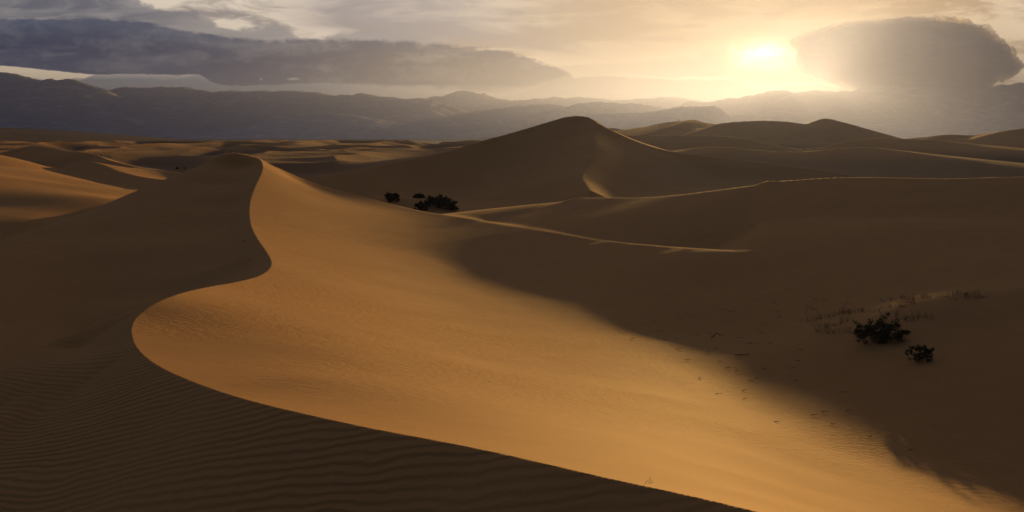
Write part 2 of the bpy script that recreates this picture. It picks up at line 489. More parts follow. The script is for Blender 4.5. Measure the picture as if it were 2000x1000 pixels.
# further dunes: crest lines with a camera side slope and a far side slope
# (points, front slope, back slope, front depth, back depth, rounding)
RIDGES = [
    # long rim lit crest on the right, middle distance
    ([(1098, 394, 109.5), (1122, 387, 108.5), (1150, 386, 107), (1190, 386, 104), (1250, 386, 100), (1330, 380, 96), (1420, 369, 93), (1500, 358, 91)], 0.15, 0.42, 40, 8, 0.25),
    # the great pyramid dune: skyline
    ([(560, 350, 172), (610, 346, 176), (700, 331, 190), (800, 312, 207), (860, 299, 219), (900, 288, 228), (950, 273, 238), (1000, 260, 247), (1050, 245, 255),
      (1080, 236, 259), (1105, 229, 261), (1130, 227, 262), (1143, 231, 261), (1165, 242, 257), (1190, 256, 257), (1230, 275, 255), (1265, 287, 253), (1300, 295, 251),
      (1350, 301, 248), (1400, 306, 245), (1450, 312, 242), (1500, 318, 239), (1560, 326, 235), (1620, 335, 230), (1680, 346, 224), (1760, 364, 216)], 0.36, 0.40, 15.5, 12, 0.25),
    # its near arete
    ([(1142, 229, 260), (1151, 245, 251), (1158, 262, 238), (1158, 285, 219), (1152, 305, 204), (1142, 325, 190), (1133, 343, 178), (1140, 358, 170), (1150, 372, 163)],
     0.50, 0.29, 14, 14, 0.6),
    # rim lit bars behind it
    ([(1150, 262, 420), (1250, 265, 410), (1330, 265, 400), (1400, 266, 392), (1450, 270, 385), (1500, 280, 374), (1540, 288, 365), (1570, 290, 360), (1610, 286, 362),
      (1650, 276, 368), (1690, 271, 372), (1760, 271, 374), (1830, 274, 372)], 0.12, 0.35, 14, 10, 0.4),
    ([(1280, 300, 330), (1320, 293, 322), (1365, 288, 316), (1400, 287, 312), (1440, 289, 306), (1500, 295, 298), (1560, 297, 292), (1600, 294, 290), (1640, 290, 290), (1700, 288, 290)],
     0.12, 0.35, 14, 9, 0.35),
    # skyline dunes behind, right of the pyramid
    ([(1120, 262, 760), (1170, 252, 760), (1195, 250, 760), (1215, 253, 755), (1230, 254, 750), (1255, 249, 770), (1290, 241, 800), (1320, 237, 815), (1332, 237, 820), (1347, 234, 820),
      (1362, 236, 800), (1390, 246, 760), (1420, 258, 720), (1450, 270, 690)], 0.14, 0.3, 40, 30, 1.0),
    ([(1230, 268, 560), (1280, 256, 590), (1320, 244, 640), (1345, 235, 700)], 0.16, 0.16, 20, 20, 0.8),
    ([(1340, 262, 560), (1390, 247, 600), (1410, 241, 620), (1440, 238, 620), (1490, 236, 610), (1540, 238, 600), (1575, 242, 592), (1592, 237, 600), (1612, 231, 605),
      (1640, 237, 590), (1660, 244, 575), (1690, 261, 562), (1720, 269, 550), (1760, 271, 540), (1800, 268, 530), (1850, 263, 520), (1900, 264, 510), (1950, 258, 500), (2000, 251, 490), (2200, 232, 470)],
     0.15, 0.3, 34, 26, 0.8),
    # left: second dune with its lit tail
    ([(-100, 310, 260), (0, 298, 262), (30, 291, 264), (65, 285, 266), (95, 288, 262), (125, 294, 256), (160, 297, 250), (185, 301, 246), (198, 306, 243), (215, 313, 232), (250, 322, 222),
      (290, 332, 213), (320, 336, 208), (370, 340, 203), (420, 345, 198)], 0.18, 0.40, 12, 8, 0.35),
    ([(90, 336, 205), (120, 325, 208), (150, 318, 208), (175, 316, 206), (195, 320, 202), (215, 328, 196), (240, 337, 189), (280, 346, 181), (330, 352, 174), (380, 357, 168), (430, 364, 160)],
     0.18, 0.22, 8, 5, 0.6),
    # left centre skyline row
    ([(200, 312, 420), (250, 305, 425), (270, 299, 430), (288, 295, 432), (310, 297, 430), (325, 299, 428), (340, 295, 430), (360, 299, 425), (385, 304, 420), (430, 306, 420), (470, 305, 420), (520, 309, 415)],
     0.2, 0.4, 12, 8, 0.35),
    ([(300, 314, 330), (350, 309, 335), (400, 311, 330), (440, 315, 322), (480, 322, 310)], 0.15, 0.3, 6, 5, 0.8),
    ([(400, 303, 700), (430, 299, 710), (450, 295, 720), (464, 293.5, 720), (480, 295, 718), (500, 298, 700), (530, 299, 680), (555, 298, 670), (575, 302, 660), (600, 306, 640)], 0.12, 0.3, 14, 10, 1.0),
    ([(455, 310, 420), (461, 303, 430), (466, 299, 436), (472, 299, 436), (479, 303, 430), (486, 309, 420)], 0.35, 0.35, 5, 5, 0.5),
    # centre: the small sunlit dune and neighbours
    ([(540, 314, 430), (580, 309, 440), (610, 304, 452), (640, 300, 465), (665, 297, 478), (688, 294, 488)], 0.20, 0.30, 14, 10, 0.4),
    ([(688, 294, 488), (700, 298, 480), (715, 303, 470), (730, 308, 462), (746, 313, 454)], 0.02, 0.35, 3, 10, 0.2),
    ([(688, 294, 488), (691, 298, 468), (693, 302, 450), (688, 306, 436), (678, 308.5, 424), (662, 308.5, 412)], 0.05, 0.33, 4, 12, 0.2),
    ([(600, 320, 372), (640, 309, 380), (665, 307, 378), (685, 309, 370), (700, 313, 362), (718, 317, 352), (745, 321, 345), (800, 324, 340)], 0.20, 0.30, 10, 8, 0.6),
    ([(480, 320, 300), (530, 322, 290), (600, 323.5, 284), (680, 324, 280), (750, 326, 272), (800, 325, 268)], 0.16, 0.4, 8, 6, 0.7),
    ([(570, 300, 800), (600, 293, 830), (625, 286, 850), (645, 283, 860), (665, 283, 880), (680, 281.5, 900), (695, 285, 890), (715, 287, 880), (738, 285.5, 880), (748, 290, 860), (765, 291, 840),
      (780, 294, 800), (800, 297, 760)], 0.13, 0.25, 26, 16, 1.6),
    ([(720, 302, 600), (745, 293, 640), (757, 290.5, 650), (770, 292, 640), (782, 295, 620), (810, 300, 600)], 0.13, 0.3, 12, 10, 1.2),
    ([(770, 304, 520), (785, 295, 560), (797, 288.5, 585), (830, 289, 590), (865, 287.5, 600), (880, 282, 610), (895, 280, 612), (915, 281, 600), (935, 285, 580)], 0.12, 0.3, 14, 10, 1.0),
    ([(797, 289, 584), (803, 294, 560), (812, 301, 520)], 0.3, 0.25, 8, 8, 0.6),
    ([(560, 302, 640), (590, 297, 660), (605, 294, 670), (640, 292, 660)], 0.12, 0.3, 10, 8, 1.0),
]


# the sunlit dune at the left edge: near brow, gently tilted top, far edge
L_uv = [(-300, 318, 98), (-100, 334, 99), (0, 345, 100), (50, 357, 99), (100, 366, 98), (150, 371, 99), (200, 374.5, 101), (250, 376, 105), (300, 377.5, 109), (350, 380, 112),
        (-300, 296, 172), (-100, 307, 168), (0, 311, 164), (40, 313, 160), (65, 318, 156), (90, 326, 152), (120, 338, 145), (160, 350, 137), (200, 360, 130), (250, 370, 121), (290, 375.5, 114),
        (0, 325, 128), (60, 338, 120), (120, 353, 116), (180, 366, 112), (-100, 318, 130),
        (0, 400, 82), (100, 410, 80), (200, 410, 83), (300, 405, 90), (0, 450, 70), (-100, 400, 80), (100, 440, 73)]
L_uv = [(u_, v_, Y_ * 1.35) for u_, v_, Y_ in L_uv]
L_pts = [P(*p) for p in L_uv]
for (u, v, Y) in L_uv[10:21]:
    x, y, z = P(u, v, Y)
    L_pts.append((x + 1.5, y + 4, z - 1.2)); L_pts.append((x + 4, y + 11, z - 4)); L_pts.append((x + 8, y + 25, z - 8))
L_pts += [((u_ - 1000) / F * Y_, Y_, z_) for u_, Y_, z_ in [(500, 150, -16), (420, 135, -14), (450, 190, -18), (0, 82, -11), (200, 88, -12), (350, 108, -13), (300, 270, -20), (0, 310, -20), (-300, 310, -18)]]


def ridge_field(x, y, spec):
    pts, sf, sb, hf, hb, rnd = spec
    ln = smooth_line([P(*p) for p in pts], 5)
    zc = ln[:, 2]
    marg = 5.0 * max(hf / max(sf, .05), hb / max(sb, .05)) ** 0.9 + 10
    marg = min(marg, 260)
    box = (x > ln[:, 0].min() - marg) & (x < ln[:, 0].max() + marg) & (y > ln[:, 1].min() - marg) & (y < ln[:, 1].max() + marg)
    res = np.full(x.shape, -1e4, np.float32)
    if not box.any():
        return res
    xx = x[box].astype(np.float32); yy = y[box].astype(np.float32)
    bd = np.full(xx.shape, 1e18, np.float32); bz = np.zeros_like(xx); bs = np.ones_like(xx)
    ws = np.full(xx.shape, 1e-30, np.float64); wz = np.zeros(xx.shape, np.float64)
    for i in range(len(ln) - 1):
        ax, ay, az = ln[i]; bx, by, bzz = ln[i + 1]
        dx, dy = bx - ax, by - ay
        L2 = dx * dx + dy * dy + 1e-9
        t = ((xx - ax) * dx + (yy - ay) * dy) / L2
        tc = np.clip(t, 0, 1)
        ex = xx - ax - tc * dx; ey = yy - ay - tc * dy
        d2 = ex * ex + ey * ey
        m = d2 < bd
        bd = np.where(m, d2, bd)
        wi = 1.0 / (d2.astype(np.float64) + 0.3) ** 5
        ws += wi; wz += wi * (az + tc * (bzz - az))
        bs = np.where(m, dx * (yy - ay) - dy * (xx - ax), bs)     # >0: left of travel
    bz = (wz / ws).astype(np.float32)
    dist = np.sqrt(bd)
    # lines run left to right as seen: left hand = far side. reversed lines swap by themselves
    leftright = 1.0 if ln[-1, 0] >= ln[0, 0] or pts[0][0] == pts[-1][0] else -1.0
    far = bs * leftright > 0
    # blend front/back smoothly past the line ends
    q = np.clip(bs * leftright / (np.sqrt(L2) * (dist + 1e-6)), -1, 1)
    de = np.sqrt(dist ** 2 + rnd ** 2) - rnd
    s = np.where(far, sb, sf); h = np.where(far, hb, hf)
    drop = h * (1 - np.exp(-s * de / h))
    tail = sstep(dist, marg * 0.55, marg) * 12
    res[box] = bz - drop - tail
    return res


def base_height(r, x, y):
    z = -11.5 - 0.5 * sstep(r, 150, 500) - 4 * sstep(r, 500, 1100) - 24 * sstep(r, 1200, 3200)
    return z


def fan_height(x, y):
    """alluvial fan coming in from the left"""
    pts = [(-700, 205, 2300), (-200, 236, 2100), (0, 248, 2000), (100, 253, 1950), (200, 259.5, 1900), (300, 267.5, 1850), (400, 275.5, 1800), (500, 283, 1750), (600, 289.5, 1700), (700, 296, 1650), (900, 310, 1550)]
    ln = np.array([P(*p) for p in pts])
    u = x / np.maximum(y, 1.0)
    lu = ln[:, 0] / ln[:, 1]
    zc = np.interp(u, lu, ln[:, 2]); Yc = np.interp(u, lu, ln[:, 1])
    d = y - Yc
    front = zc + d * 0.017 * np.clip((zc + 45) / 45, 0.15, 1.2)
    back = zc - d * 0.03
    return np.where(d < 0, front, back)


S_LINE = np.vstack([[S3[0, 0] - 30, S3[0, 1] + 160, 0], S3d, [40, 2, 0]])
SPUR_LINE = np.array([P(*p) for p in [(-900, 1000, 18), (-300, 850, 21), (-120, 765, 23.0), (0, 713, 25), (60, 687, 26), (120, 661, 27.2), (160, 644, 28.0), (200, 627, 28.8), (225, 618, 29.2), (250, 610, 29.5), (278, 605, 29.3), (300, 594, 29.4), (700, 500, 50)]])


def signed(x, y, ln):
    """signed distance to a line, > 0 on the left of travel for lines coming toward the viewer (east side)"""
    x = x.astype(np.float32); y = y.astype(np.float32)
    bd = np.full(x.shape, 1e18, np.float32); bs = np.ones_like(bd)
    for i in range(len(ln) - 1):
        ax, ay = ln[i, :2]; dx, dy = ln[i + 1, :2] - ln[i, :2]
        tc = np.clip(((x - ax) * dx + (y - ay) * dy) / (dx * dx + dy * dy + 1e-9), 0, 1)
        ex = x - ax - tc * dx; ey = y - ay - tc * dy
        d2 = ex * ex + ey * ey
        c = dx * (y - ay) - dy * (x - ax)
        m = d2 < bd * 0.999999
        # at a shared corner keep the side of the segment that faces the point more squarely
        bs = np.where(m, c, bs); bd = np.where(m, d2, bd)
    return np.sign(bs) * np.sqrt(bd) * SGN.get(id(ln), 1)


SGN = {}
SGN[id(S_LINE)] = 1.0
SGN[id(SPUR_LINE)] = -1.0
MOUNDS = [(17.6, 42.0, 0.34, 0.15, 5.5, 2.2), (14.0, 39.5, 0.20, 0.5, 3.5, 1.8), (-17.0, 143.0, 2.3, 0.0, 6.0, 6.0), (-10.5, 140.0, 1.2, 0.0, 5.0, 5.0)]
_T = {}


def ground_z(x, y):
    x = np.asarray(x, float); y = np.asarray(y, float)
    shp = x.shape
    x = x.ravel(); y = y.ravel()
    r = np.hypot(x, y) + 1e-6
    th = np.arctan2(x, y)
    if not _T:
        _T['A'] = TPS(A_pts, A_soft); _T['B'] = TPS(B_pts); _T['C'] = TPS(C_pts); _T['L'] = TPS(L_pts)
        for t_ in _T.values(): t_.tabulate()
    base = base_height(r, x, y).astype(np.float32)
    z = base.copy()
    n = (r < 330) & (np.abs(th) < 1.15)
    if n.any():
        tn, ln_ = th[n], np.log(r[n])
        zA = _T['A'].look(tn, ln_)
        zB = _T['B'].look(tn, ln_)
        zC = _T['C'].look(tn, ln_)
        wr_ = sstep(np.tan(tn), 0.165, 0.25)         # the far brow melts into the right hand flank
        zA = smin(zA, fall(x[n], y[n], RIM_LINE, 0.36, 0.35), 0.12) * (1 - wr_) + zA * wr_
        zA = smin(zA, fall(x[n], y[n], FAR_CREST, 0.42, 0.3), 0.12)
        zC = smin(zC, fall(x[n], y[n], BACK_LINE, 0.42, 0.4), 0.12)
        xn, yn = x[n], y[n]
        sd = signed(xn, yn, S_LINE)              # > 0 on the sunlit side of the crest
        sp_ = signed(xn, yn, SPUR_LINE)          # > 0 on the near side of the spur
        mBC = np.maximum(zB, zC)
        zBC = np.where(sp_ > 0, mBC + (zB - mBC) * sstep(sp_, 1.0, 4.0), mBC + (zC - mBC) * sstep(-sp_, 4.0, 9.0))
        slip = fall(xn, yn, S3d, 0.52, 0.0, -1)          # slip face under the crest, on the viewer's left
        zBC = smax(slip - 0.06 - 3.0 * sstep(yn, 107.5, 111), zBC, 0.01 + 0.3 * sstep(-sd, 0.3, 3.0))
        zh = np.where(sd > 0, zA, zBC)
        # past the peak the two flanks simply run together
        bl = sstep(sd, -7, -0.5)
        past = sstep(yn, S3[0, 1] - 1.5, S3[0, 1] + 1.5)
        zh = zh + (zC * (1 - bl) + zA * bl - zh) * past
        # the hero surfaces hand over to the open dune field further out
        wB = sstep(np.abs(tn), 0.80, 1.1)
        wr = sstep(ln_, math.log(165), math.log(300))
        w = np.maximum(wr, wB)
        zh = smax(zh, base[n], 1.2)
        z[n] = zh * (1 - w) + base[n] * w
        z[n] = np.clip(z[n], -14, 3)
    n = (r > 75) & (r < 340) & (th < -0.20) & (th > -1.0)
    if n.any():
        zL = _T['L'].look(th[n], np.log(r[n])) - 14 * (sstep(th[n], -0.27, -0.21) + sstep(r[n], 270, 340) + sstep(-th[n], 0.75, 1.0) + sstep(-r[n], -98, -78))
        z[n] = smax(zL, z[n], 1.0)
    # small crowded dunes of the open field, left and centre
    n = (r > 210) & (r < 1100) & (th < 0.06)
    if n.any():
        xn, yn, rn = x[n], y[n], r[n]
        sc_ = 34.0 + 0.045 * rn
        w_ = 0.55 * fbm(xn / 90, yn / 110, 2)
        a_ = 1 - np.abs(gnoise(xn / sc_ + w_ + 5.1, yn / (sc_ * 1.5) + 2.2 * w_)) * 3.0
        b_ = 1 - np.abs(gnoise(xn / (sc_ * 0.55) - w_ + 9.7, yn / (sc_ * 0.8) + 3.3)) * 3.0
        hf_ = (2.2 + 0.0065 * rn) * np.clip(a_, -0.4, 1) + 0.8 * np.clip(b_, -0.4, 1)
        hf_ = hf_ * sstep(rn, 210, 300) * sstep(-rn, -1050, -800) * sstep(-th[n], -0.06, 0.02)
        f_ = base[n] + hf_
        z[n] = smax(f_, z[n], 0.5)
    for sp in RIDGES:
        f = ridge_field(x, y, sp)
        k = 0.5 + 0.0035 * np.minimum(r, 900)
        m = f > z - 6
        z = np.where(m, smax(f, z, k), z)
    m = r > 500
    if m.any():
        f = fan_height(x, y)
        z = np.where(m & (y > 0), smax(f, z, 2.0), z)
    # low shrub mounds
    for mx, my, mh, ax_, sl_, sw_ in MOUNDS:
        ca, sa = math.cos(ax_), math.sin(ax_)
        p_ = (x - mx) * ca + (y - my) * sa; q_ = -(x - mx) * sa + (y - my) * ca
        z = z + (mh * np.exp(-(p_ / sl_) ** 2 - (q_ / sw_) ** 2)).astype(np.float32)
    # soft low undulation of the open field
    z = z + (sstep(r, 150, 400) * 0.3 * fbm(x / 70, y / 45, 3) + sstep(r, 25, 90) * 0.012 * fbm(x / 9, y / 7, 2)).astype(np.float32)
    return z.reshape(shp)


def grid_mesh(name, X, Y, Z, mat, smooth=True, wrap=False):
    nr, nc = X.shape
    me = bpy.data.meshes.new(name)
    co = np.stack([X, Y, Z], -1).reshape(-1, 3).astype(np.float32)
    i = np.arange(nr - 1)[:, None] * nc
    if wrap:
        j = np.arange(nc)[None]
        jn = (j + 1) % nc
    else:
        j = np.arange(nc - 1)[None]
        jn = j + 1
    q = np.stack([i + j, i + jn, i + nc + jn, i + nc + j], -1).reshape(-1, 4).astype(np.int32)
    me.vertices.add(len(co)); me.vertices.foreach_set('co', co.ravel())
    me.loops.add(q.size); me.loops.foreach_set('vertex_index', q.ravel())
    me.polygons.add(len(q))
    me.polygons.foreach_set('loop_start', np.arange(0, q.size, 4, dtype=np.int32))
    me.polygons.foreach_set('use_smooth', np.full(len(q), smooth))
    me.materials.append(mat)
    me.update(calc_edges=True)
    o = bpy.data.objects.new(name, me)
    COL.objects.link(o)
    return o


def principled(name, rough=0.9, spec=0.1):
    m = bpy.data.materials.new(name)
    m.use_nodes = True
    nt = m.node_tree
    b = nt.nodes['Principled BSDF']
    b.inputs['Roughness'].default_value = rough
    b.inputs['Specular IOR Level'].default_value = spec
    return m, G(nt), b


def sand_material():
    m, g, b = principled('sand', 0.85, 0.15)
    geo = g.node('ShaderNodeNewGeometry')
    pos = geo.outputs['Position']
    sp = g.node('ShaderNodeSeparateXYZ'); g.l.new(pos, sp.inputs[0])
    x, y, z = sp.outputs
    r = g.m('SQRT', g.add(g.mul(x, x), g.mul(y, y)))
    big = g.noise(pos, 0.05, 3.0, 0.5)
    mid = g.noise(pos, 0.9, 4.0, 0.6)
    grain = g.noise(pos, 55.0, 2.0, 0.6)
    speck = g.noise(pos, 16.0, 2.0, 0.7)
    c = g.mix(g.ss(big, 0.3, 0.7), (0.54, 0.276, 0.076), (0.61, 0.315, 0.092))
    c = g.mix(g.ss(mid, 0.3, 0.7, 0.0, 0.35), c, (0.47, 0.235, 0.062))
    c = g.mix(g.mul(g.ss(grain, 0.45, 0.75), g.ss(r, 60.0, 12.0, 0.0, 0.5)), c, (0.30, 0.18, 0.08))
    c = g.mix(g.mul(g.ss(speck, 0.55, 0.75), g.ss(r, 120.0, 20.0, 0.0, 0.25)), c, (0.67, 0.385, 0.12))
    flats_shade = g.mul(g.ss(z, -5.0, -10.0), g.ss(r, 190.0, 330.0))  # far low sand painted darker, standing in for cloud shadow
    c = g.mix(g.mul(flats_shade, 0.95), c, (0.062, 0.050, 0.044))
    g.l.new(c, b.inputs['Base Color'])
    # wind ripples: long crests, gently wandering
    wob = g.noise(pos, 0.35, 2.0, 0.5)
    wob2 = g.noise(pos, 1.6, 2.0, 0.5)
    ph = g.add(g.add(g.mul(x, 0.40), g.mul(y, 1.0)), g.add(g.mul(wob, 0.9), g.add(g.mul(wob2, 0.14), g.mul(g.noise(pos, 4.5, 1.0, 0.5), 0.07))))
    rip = g.m('SINE', g.mul(ph, 6.2832 / 0.20))
    rip = g.add(g.mul(rip, 0.5), g.mul(g.m('SINE', g.add(g.mul(ph, 6.2832 / 0.47), 1.3)), 0.15))
    # ripples live where the slope is gentle and patchy
    patch = g.ss(g.noise(pos, 0.12, 2.0, 0.5), 0.35, 0.6)
    sep = g.node('ShaderNodeSeparateXYZ'); g.l.new(geo.outputs['True Normal'], sep.inputs[0])
    dark = g.ss(g.add(g.mul(sep.outputs[0], 0.7), g.mul(sep.outputs[1], 0.7)), 0.03, -0.06)
    rk = g.mul(g.mul(rip, g.ss(r, 60.0, 22.0)), g.add(0.05, g.mul(dark, 0.95)))
    rk = g.mul(rk, g.add(0.45, g.mul(patch, 0.55)))
    # on the lit floor: a finer broken, wind-combed texture
    comb = g.noise(g.vec(g.mul(g.add(x, g.mul(y, 0.35)), 2.0), g.mul(g.sub(y, g.mul(x, 0.25)), 4.5), z), 1.8, 3.0, 0.6)
    cm = g.ss(g.noise(pos, 0.09, 2.0, 0.5), 0.30, 0.62)
    ck = g.mul(g.mul(comb, g.ss(r, 130.0, 30.0)), g.mul(cm, g.ss(r, 15.0, 30.0)))
    h = g.add(g.mul(rk, g.ss(r, 34.0, 24.0, 0.010, 0.034)), g.mul(ck, 0.075))
    h = g.add(h, g.mul(grain, 0.0035))
    h = g.add(h, g.mul(g.noise(pos, 0.5, 3.0, 0.5), g.ss(r, 80.0, 400.0, 0.02, 0.25)))
    bp = g.node('ShaderNodeBump')
    bp.inputs['Strength'].default_value = 1.0
    bp.inputs['Distance'].default_value = 1.0
    g.l.new(h, bp.inputs['Height'])
    g.l.new(bp.outputs[0], b.inputs['Normal'])
    return m


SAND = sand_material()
NC, NR = 1500, 1500
th_in = np.linspace(-R(32.5), R(32.5), NC)
out_n = 110
th_out = np.linspace(R(32.5), 2 * math.pi - R(32.5), out_n + 2)[1:-1]
th = np.concatenate([th_in, th_out])
# ring spacing: finer where distant crests are seen edge on
seg = [(2.2, 10, 200), (10, 100, 560), (100, 330, 540), (330, 1050, 400)]
rr = np.concatenate([np.exp(np.linspace(math.log(a_), math.log(b_), n_, endpoint=False)) for a_, b_, n_ in seg])
TH, RR = np.meshgrid(th, rr)
GX = RR * np.sin(TH); GY = RR * np.cos(TH)
GZ = ground_z(GX, GY)
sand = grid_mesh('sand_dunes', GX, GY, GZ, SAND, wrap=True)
tag(sand, 'wind shaped tan sand dunes with sharp curving crests filling the foreground and middle distance', 'dunes', kind='structure')
#--ENDTERRAIN--
# ------------------------------------------------------------------ valley floor beyond the dunes
def floor_material():
    m, g, b = principled('desert_floor', 0.95, 0.05)
    pos = g.node('ShaderNodeNewGeometry').outputs['Position']
    st = g.node('ShaderNodeMapping'); st.inputs['Scale'].default_value = (0.25, 1.0, 1.0)
    g.l.new(pos, st.inputs[0])
    n1 = g.noise(st.outputs[0], 0.004, 5.0, 0.6)
    n2 = g.noise(pos, 0.05, 4.0, 0.7)
    n3 = g.noise(st.outputs[0], 0.0012, 3.0, 0.5)
    c = g.mix(g.ss(n1, 0.35, 0.65), (0.075, 0.060, 0.052), (0.12, 0.096, 0.080))  # albedo kept dark to carry the cloud shadow over the plain
    c = g.mix(g.ss(n3, 0.55, 0.7, 0.0, 0.6), c, (0.19, 0.16, 0.135))
    c = g.mix(g.ss(n2, 0.50, 0.62, 0.0, 0.6), c, (0.045, 0.040, 0.032))
    g.l.new(c, b.inputs['Base Color'])
    bp = g.node('ShaderNodeBump'); bp.inputs['Strength'].default_value = 0.5; bp.inputs['Distance'].default_value = 2.0
    g.l.new(g.noise(pos, 0.08, 5.0, 0.7), bp.inputs['Height']); g.l.new(bp.outputs[0], b.inputs['Normal'])
    return m


th2 = np.concatenate([np.linspace(-R(36), R(36), 420), np.linspace(R(36), 2 * math.pi - R(36), 62)[1:-1]])
rr2 = np.exp(np.linspace(math.log(1020), math.log(19000), 250))
T2, R2 = np.meshgrid(th2, rr2)
FX, FY = R2 * np.sin(T2), R2 * np.cos(T2)
FZ = base_height(R2, FX, FY)
FZ = np.where(FY > 0, smax(fan_height(FX, FY), FZ, 2.0), FZ) + 1.2 * fbm(FX / 500, FY / 500, 3) * sstep(R2, 1500, 2500) - 0.4
flo = grid_mesh('desert_floor', FX, FY, FZ, floor_material(), wrap=True)
tag(flo, 'flat dark brown desert valley floor stretching to the foot of the mountains', 'valley floor', kind='structure')


# ------------------------------------------------------------------ mountains
def rock_material(name, c1, c2, c3):
    m, g, b = principled(name, 0.95, 0.05)
    pos = g.node('ShaderNodeNewGeometry').outputs['Position']
    n1 = g.noise(pos, 0.0012, 6.0, 0.6, 0.8)
    n2 = g.noise(pos, 0.006, 5.0, 0.65)
    mp = g.node('ShaderNodeMapping'); mp.inputs['Scale'].default_value = (1, 1, 5); mp.inputs['Rotation'].default_value = (0.25, 0.1, 0)
    g.l.new(pos, mp.inputs[0])
    n3 = g.noise(mp.outputs[0], 0.0025, 4.0, 0.6, 1.0)
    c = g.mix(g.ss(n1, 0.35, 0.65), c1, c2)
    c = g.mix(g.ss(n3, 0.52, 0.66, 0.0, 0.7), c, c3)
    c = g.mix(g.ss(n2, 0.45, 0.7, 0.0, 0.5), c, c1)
    g.l.new(c, b.inputs['Base Color'])
    bp = g.node('ShaderNodeBump'); bp.inputs['Strength'].default_value = 1.0; bp.inputs['Distance'].default_value = 60.0
    g.l.new(g.noise(pos, 0.008, 5.0, 0.65), bp.inputs['Height']); g.l.new(bp.outputs[0], b.inputs['Normal'])
    return m


ROCK = rock_material('mountain_rock', (0.27, 0.34, 0.48), (0.38, 0.45, 0.60), (0.56, 0.61, 0.72))  # blue of the hazy, shaded distance is put into the rock colour


def mountain(name, prof, Yf, Yc, Yb, label, seed, nu=420, nd=90, rough=1.0, zb=-42.0):
    """a range whose skyline follows a surveyed profile; spurs and gullies run down to its foot"""
    pu = np.array([p[0] for p in prof], float); pv = np.array([p[1] for p in prof], float)
    u = np.linspace(pu[0], pu[-1], nu)
    v = np.interp(u, pu, pv)
    xs = (u - 1000) / F * Yc
    jag = fbm(xs / (Yc * 0.012) + seed, xs * 0 + seed, 4, 0.6)
    zc = (VH - v) / F * Yc + jag * Yc * 0.0024 * rough
    t = np.linspace(0, 1, nd)                       # 0 foot, 1 crest
    tb = np.linspace(1, 0, 14)[1:]
    rows = []
    X0, T0 = np.meshgrid(xs, t)
    yy = Yf + (Yc - Yf) * T0
    s = Yc / 9000.0
    nx, ny = X0 / (900 * s) + seed * 3.1, yy / (1500 * s) + seed
    wx = nx + 0.5 * fbm(nx * 0.8, ny * 0.8 + 5, 2)
    rid = 1 - np.abs(gnoise(wx, ny * 0.55)) * 2.4
    rid2 = 1 - np.abs(gnoise(wx * 2.7 + 9, ny * 1.5)) * 2.4
    rid3 = 1 - np.abs(gnoise(wx * 6.1 + 3, ny * 3.6)) * 2.4
    er = 0.62 * rid + 0.27 * rid2 + 0.13 * rid3        # about -1..1
    env = np.clip(4 * T0 * (1 - T0), 0, 1) ** 0.8
    prof_t = T0 ** 1.25
    h = prof_t + 0.42 * rough * (er - 0.40) * env
    h = np.clip(h, -0.05, 0.985) * (1 - T0 ** 12) + T0 ** 12
    zz = zb + (zc[None] - zb) * h
    Xb, Tb = np.meshgrid(xs, tb)
    yb = Yc + (Yb - Yc) * (1 - Tb)
    zbk = zb + (zc[None] - zb) * Tb ** 1.3
    sc_f = yy / Yc
    X = np.vstack([X0 * (0.35 + 0.65 * sc_f) if False else X0, Xb]); Y_ = np.vstack([yy, yb]); Z = np.vstack([zz, zbk])
    Z[0] = zb - 6; Z[-1] = zb - 6
    o = grid_mesh(name, X, Y_, Z, ROCK)
    tag(o, label, 'mountains', kind='structure')
    return o


M_LEFT = [(-420, 190), (-250, 160), (-100, 147), (-40, 150), (0, 141), (20, 142), (45, 148), (60, 152), (90, 157), (105, 156), (115, 157), (135, 153.5), (150, 156), (160, 161), (185, 169), (200, 172), (215, 178),
          (240, 190), (280, 205), (330, 222), (400, 243), (470, 262), (520, 275)]
M_MID = [(60, 235), (120, 215), (190, 196), (215, 186), (228, 179), (240, 174), (262, 173), (280, 172.5), (300, 171), (340, 170), (370, 172), (400, 177), (425, 181), (440, 178.5), (455, 179.5), (470, 178), (485, 180), (500, 178.5),
         (520, 177), (535, 178), (545, 180), (560, 178), (580, 177.5), (600, 180), (612, 179), (630, 182), (645, 186), (665, 186), (680, 187), (695, 184), (705, 182), (718, 184), (730, 186), (745, 188), (760, 189), (775, 192), (790, 193), (830, 193),
         (850, 197), (875, 204), (900, 212), (960, 226), (1010, 240), (1060, 256), (1090, 270)]
M_DOME = [(760, 215), (800, 203), (820, 197), (842, 189), (860, 188), (880, 182), (898, 178), (908, 177), (925, 180), (932, 183), (945, 182), (960, 188), (975, 193), (1000, 197), (1020, 196), (1060, 191), (1080, 190), (1100, 191), (1130, 189.5),
          (1150, 191), (1200, 196), (1240, 194), (1290, 190), (1320, 190), (1350, 194), (1400, 204), (1450, 215)]
M_HAZE = [(820, 245), (870, 228), (930, 217), (1000, 209), (1040, 205), (1060, 204), (1075, 203), (1090, 206), (1105, 208), (1125, 203), (1150, 201), (1170, 199), (1183, 198.5), (1200, 202), (1212, 203), (1230, 201), (1250, 203), (1262, 206), (1300, 211),
          (1350, 222), (1420, 240), (1500, 262)]
M_KNOLL = [(980, 262), (1050, 243), (1100, 228), (1150, 223), (1200, 222), (1240, 220), (1270, 218), (1300, 214), (1320, 210), (1330, 207.5), (1345, 209), (1352, 209.5), (1370, 207), (1385, 207.5), (1392, 206.5), (1403, 212), (1415, 220), (1428, 227),
           (1450, 225), (1480, 227), (1520, 230), (1560, 236), (1620, 250), (1680, 268)]
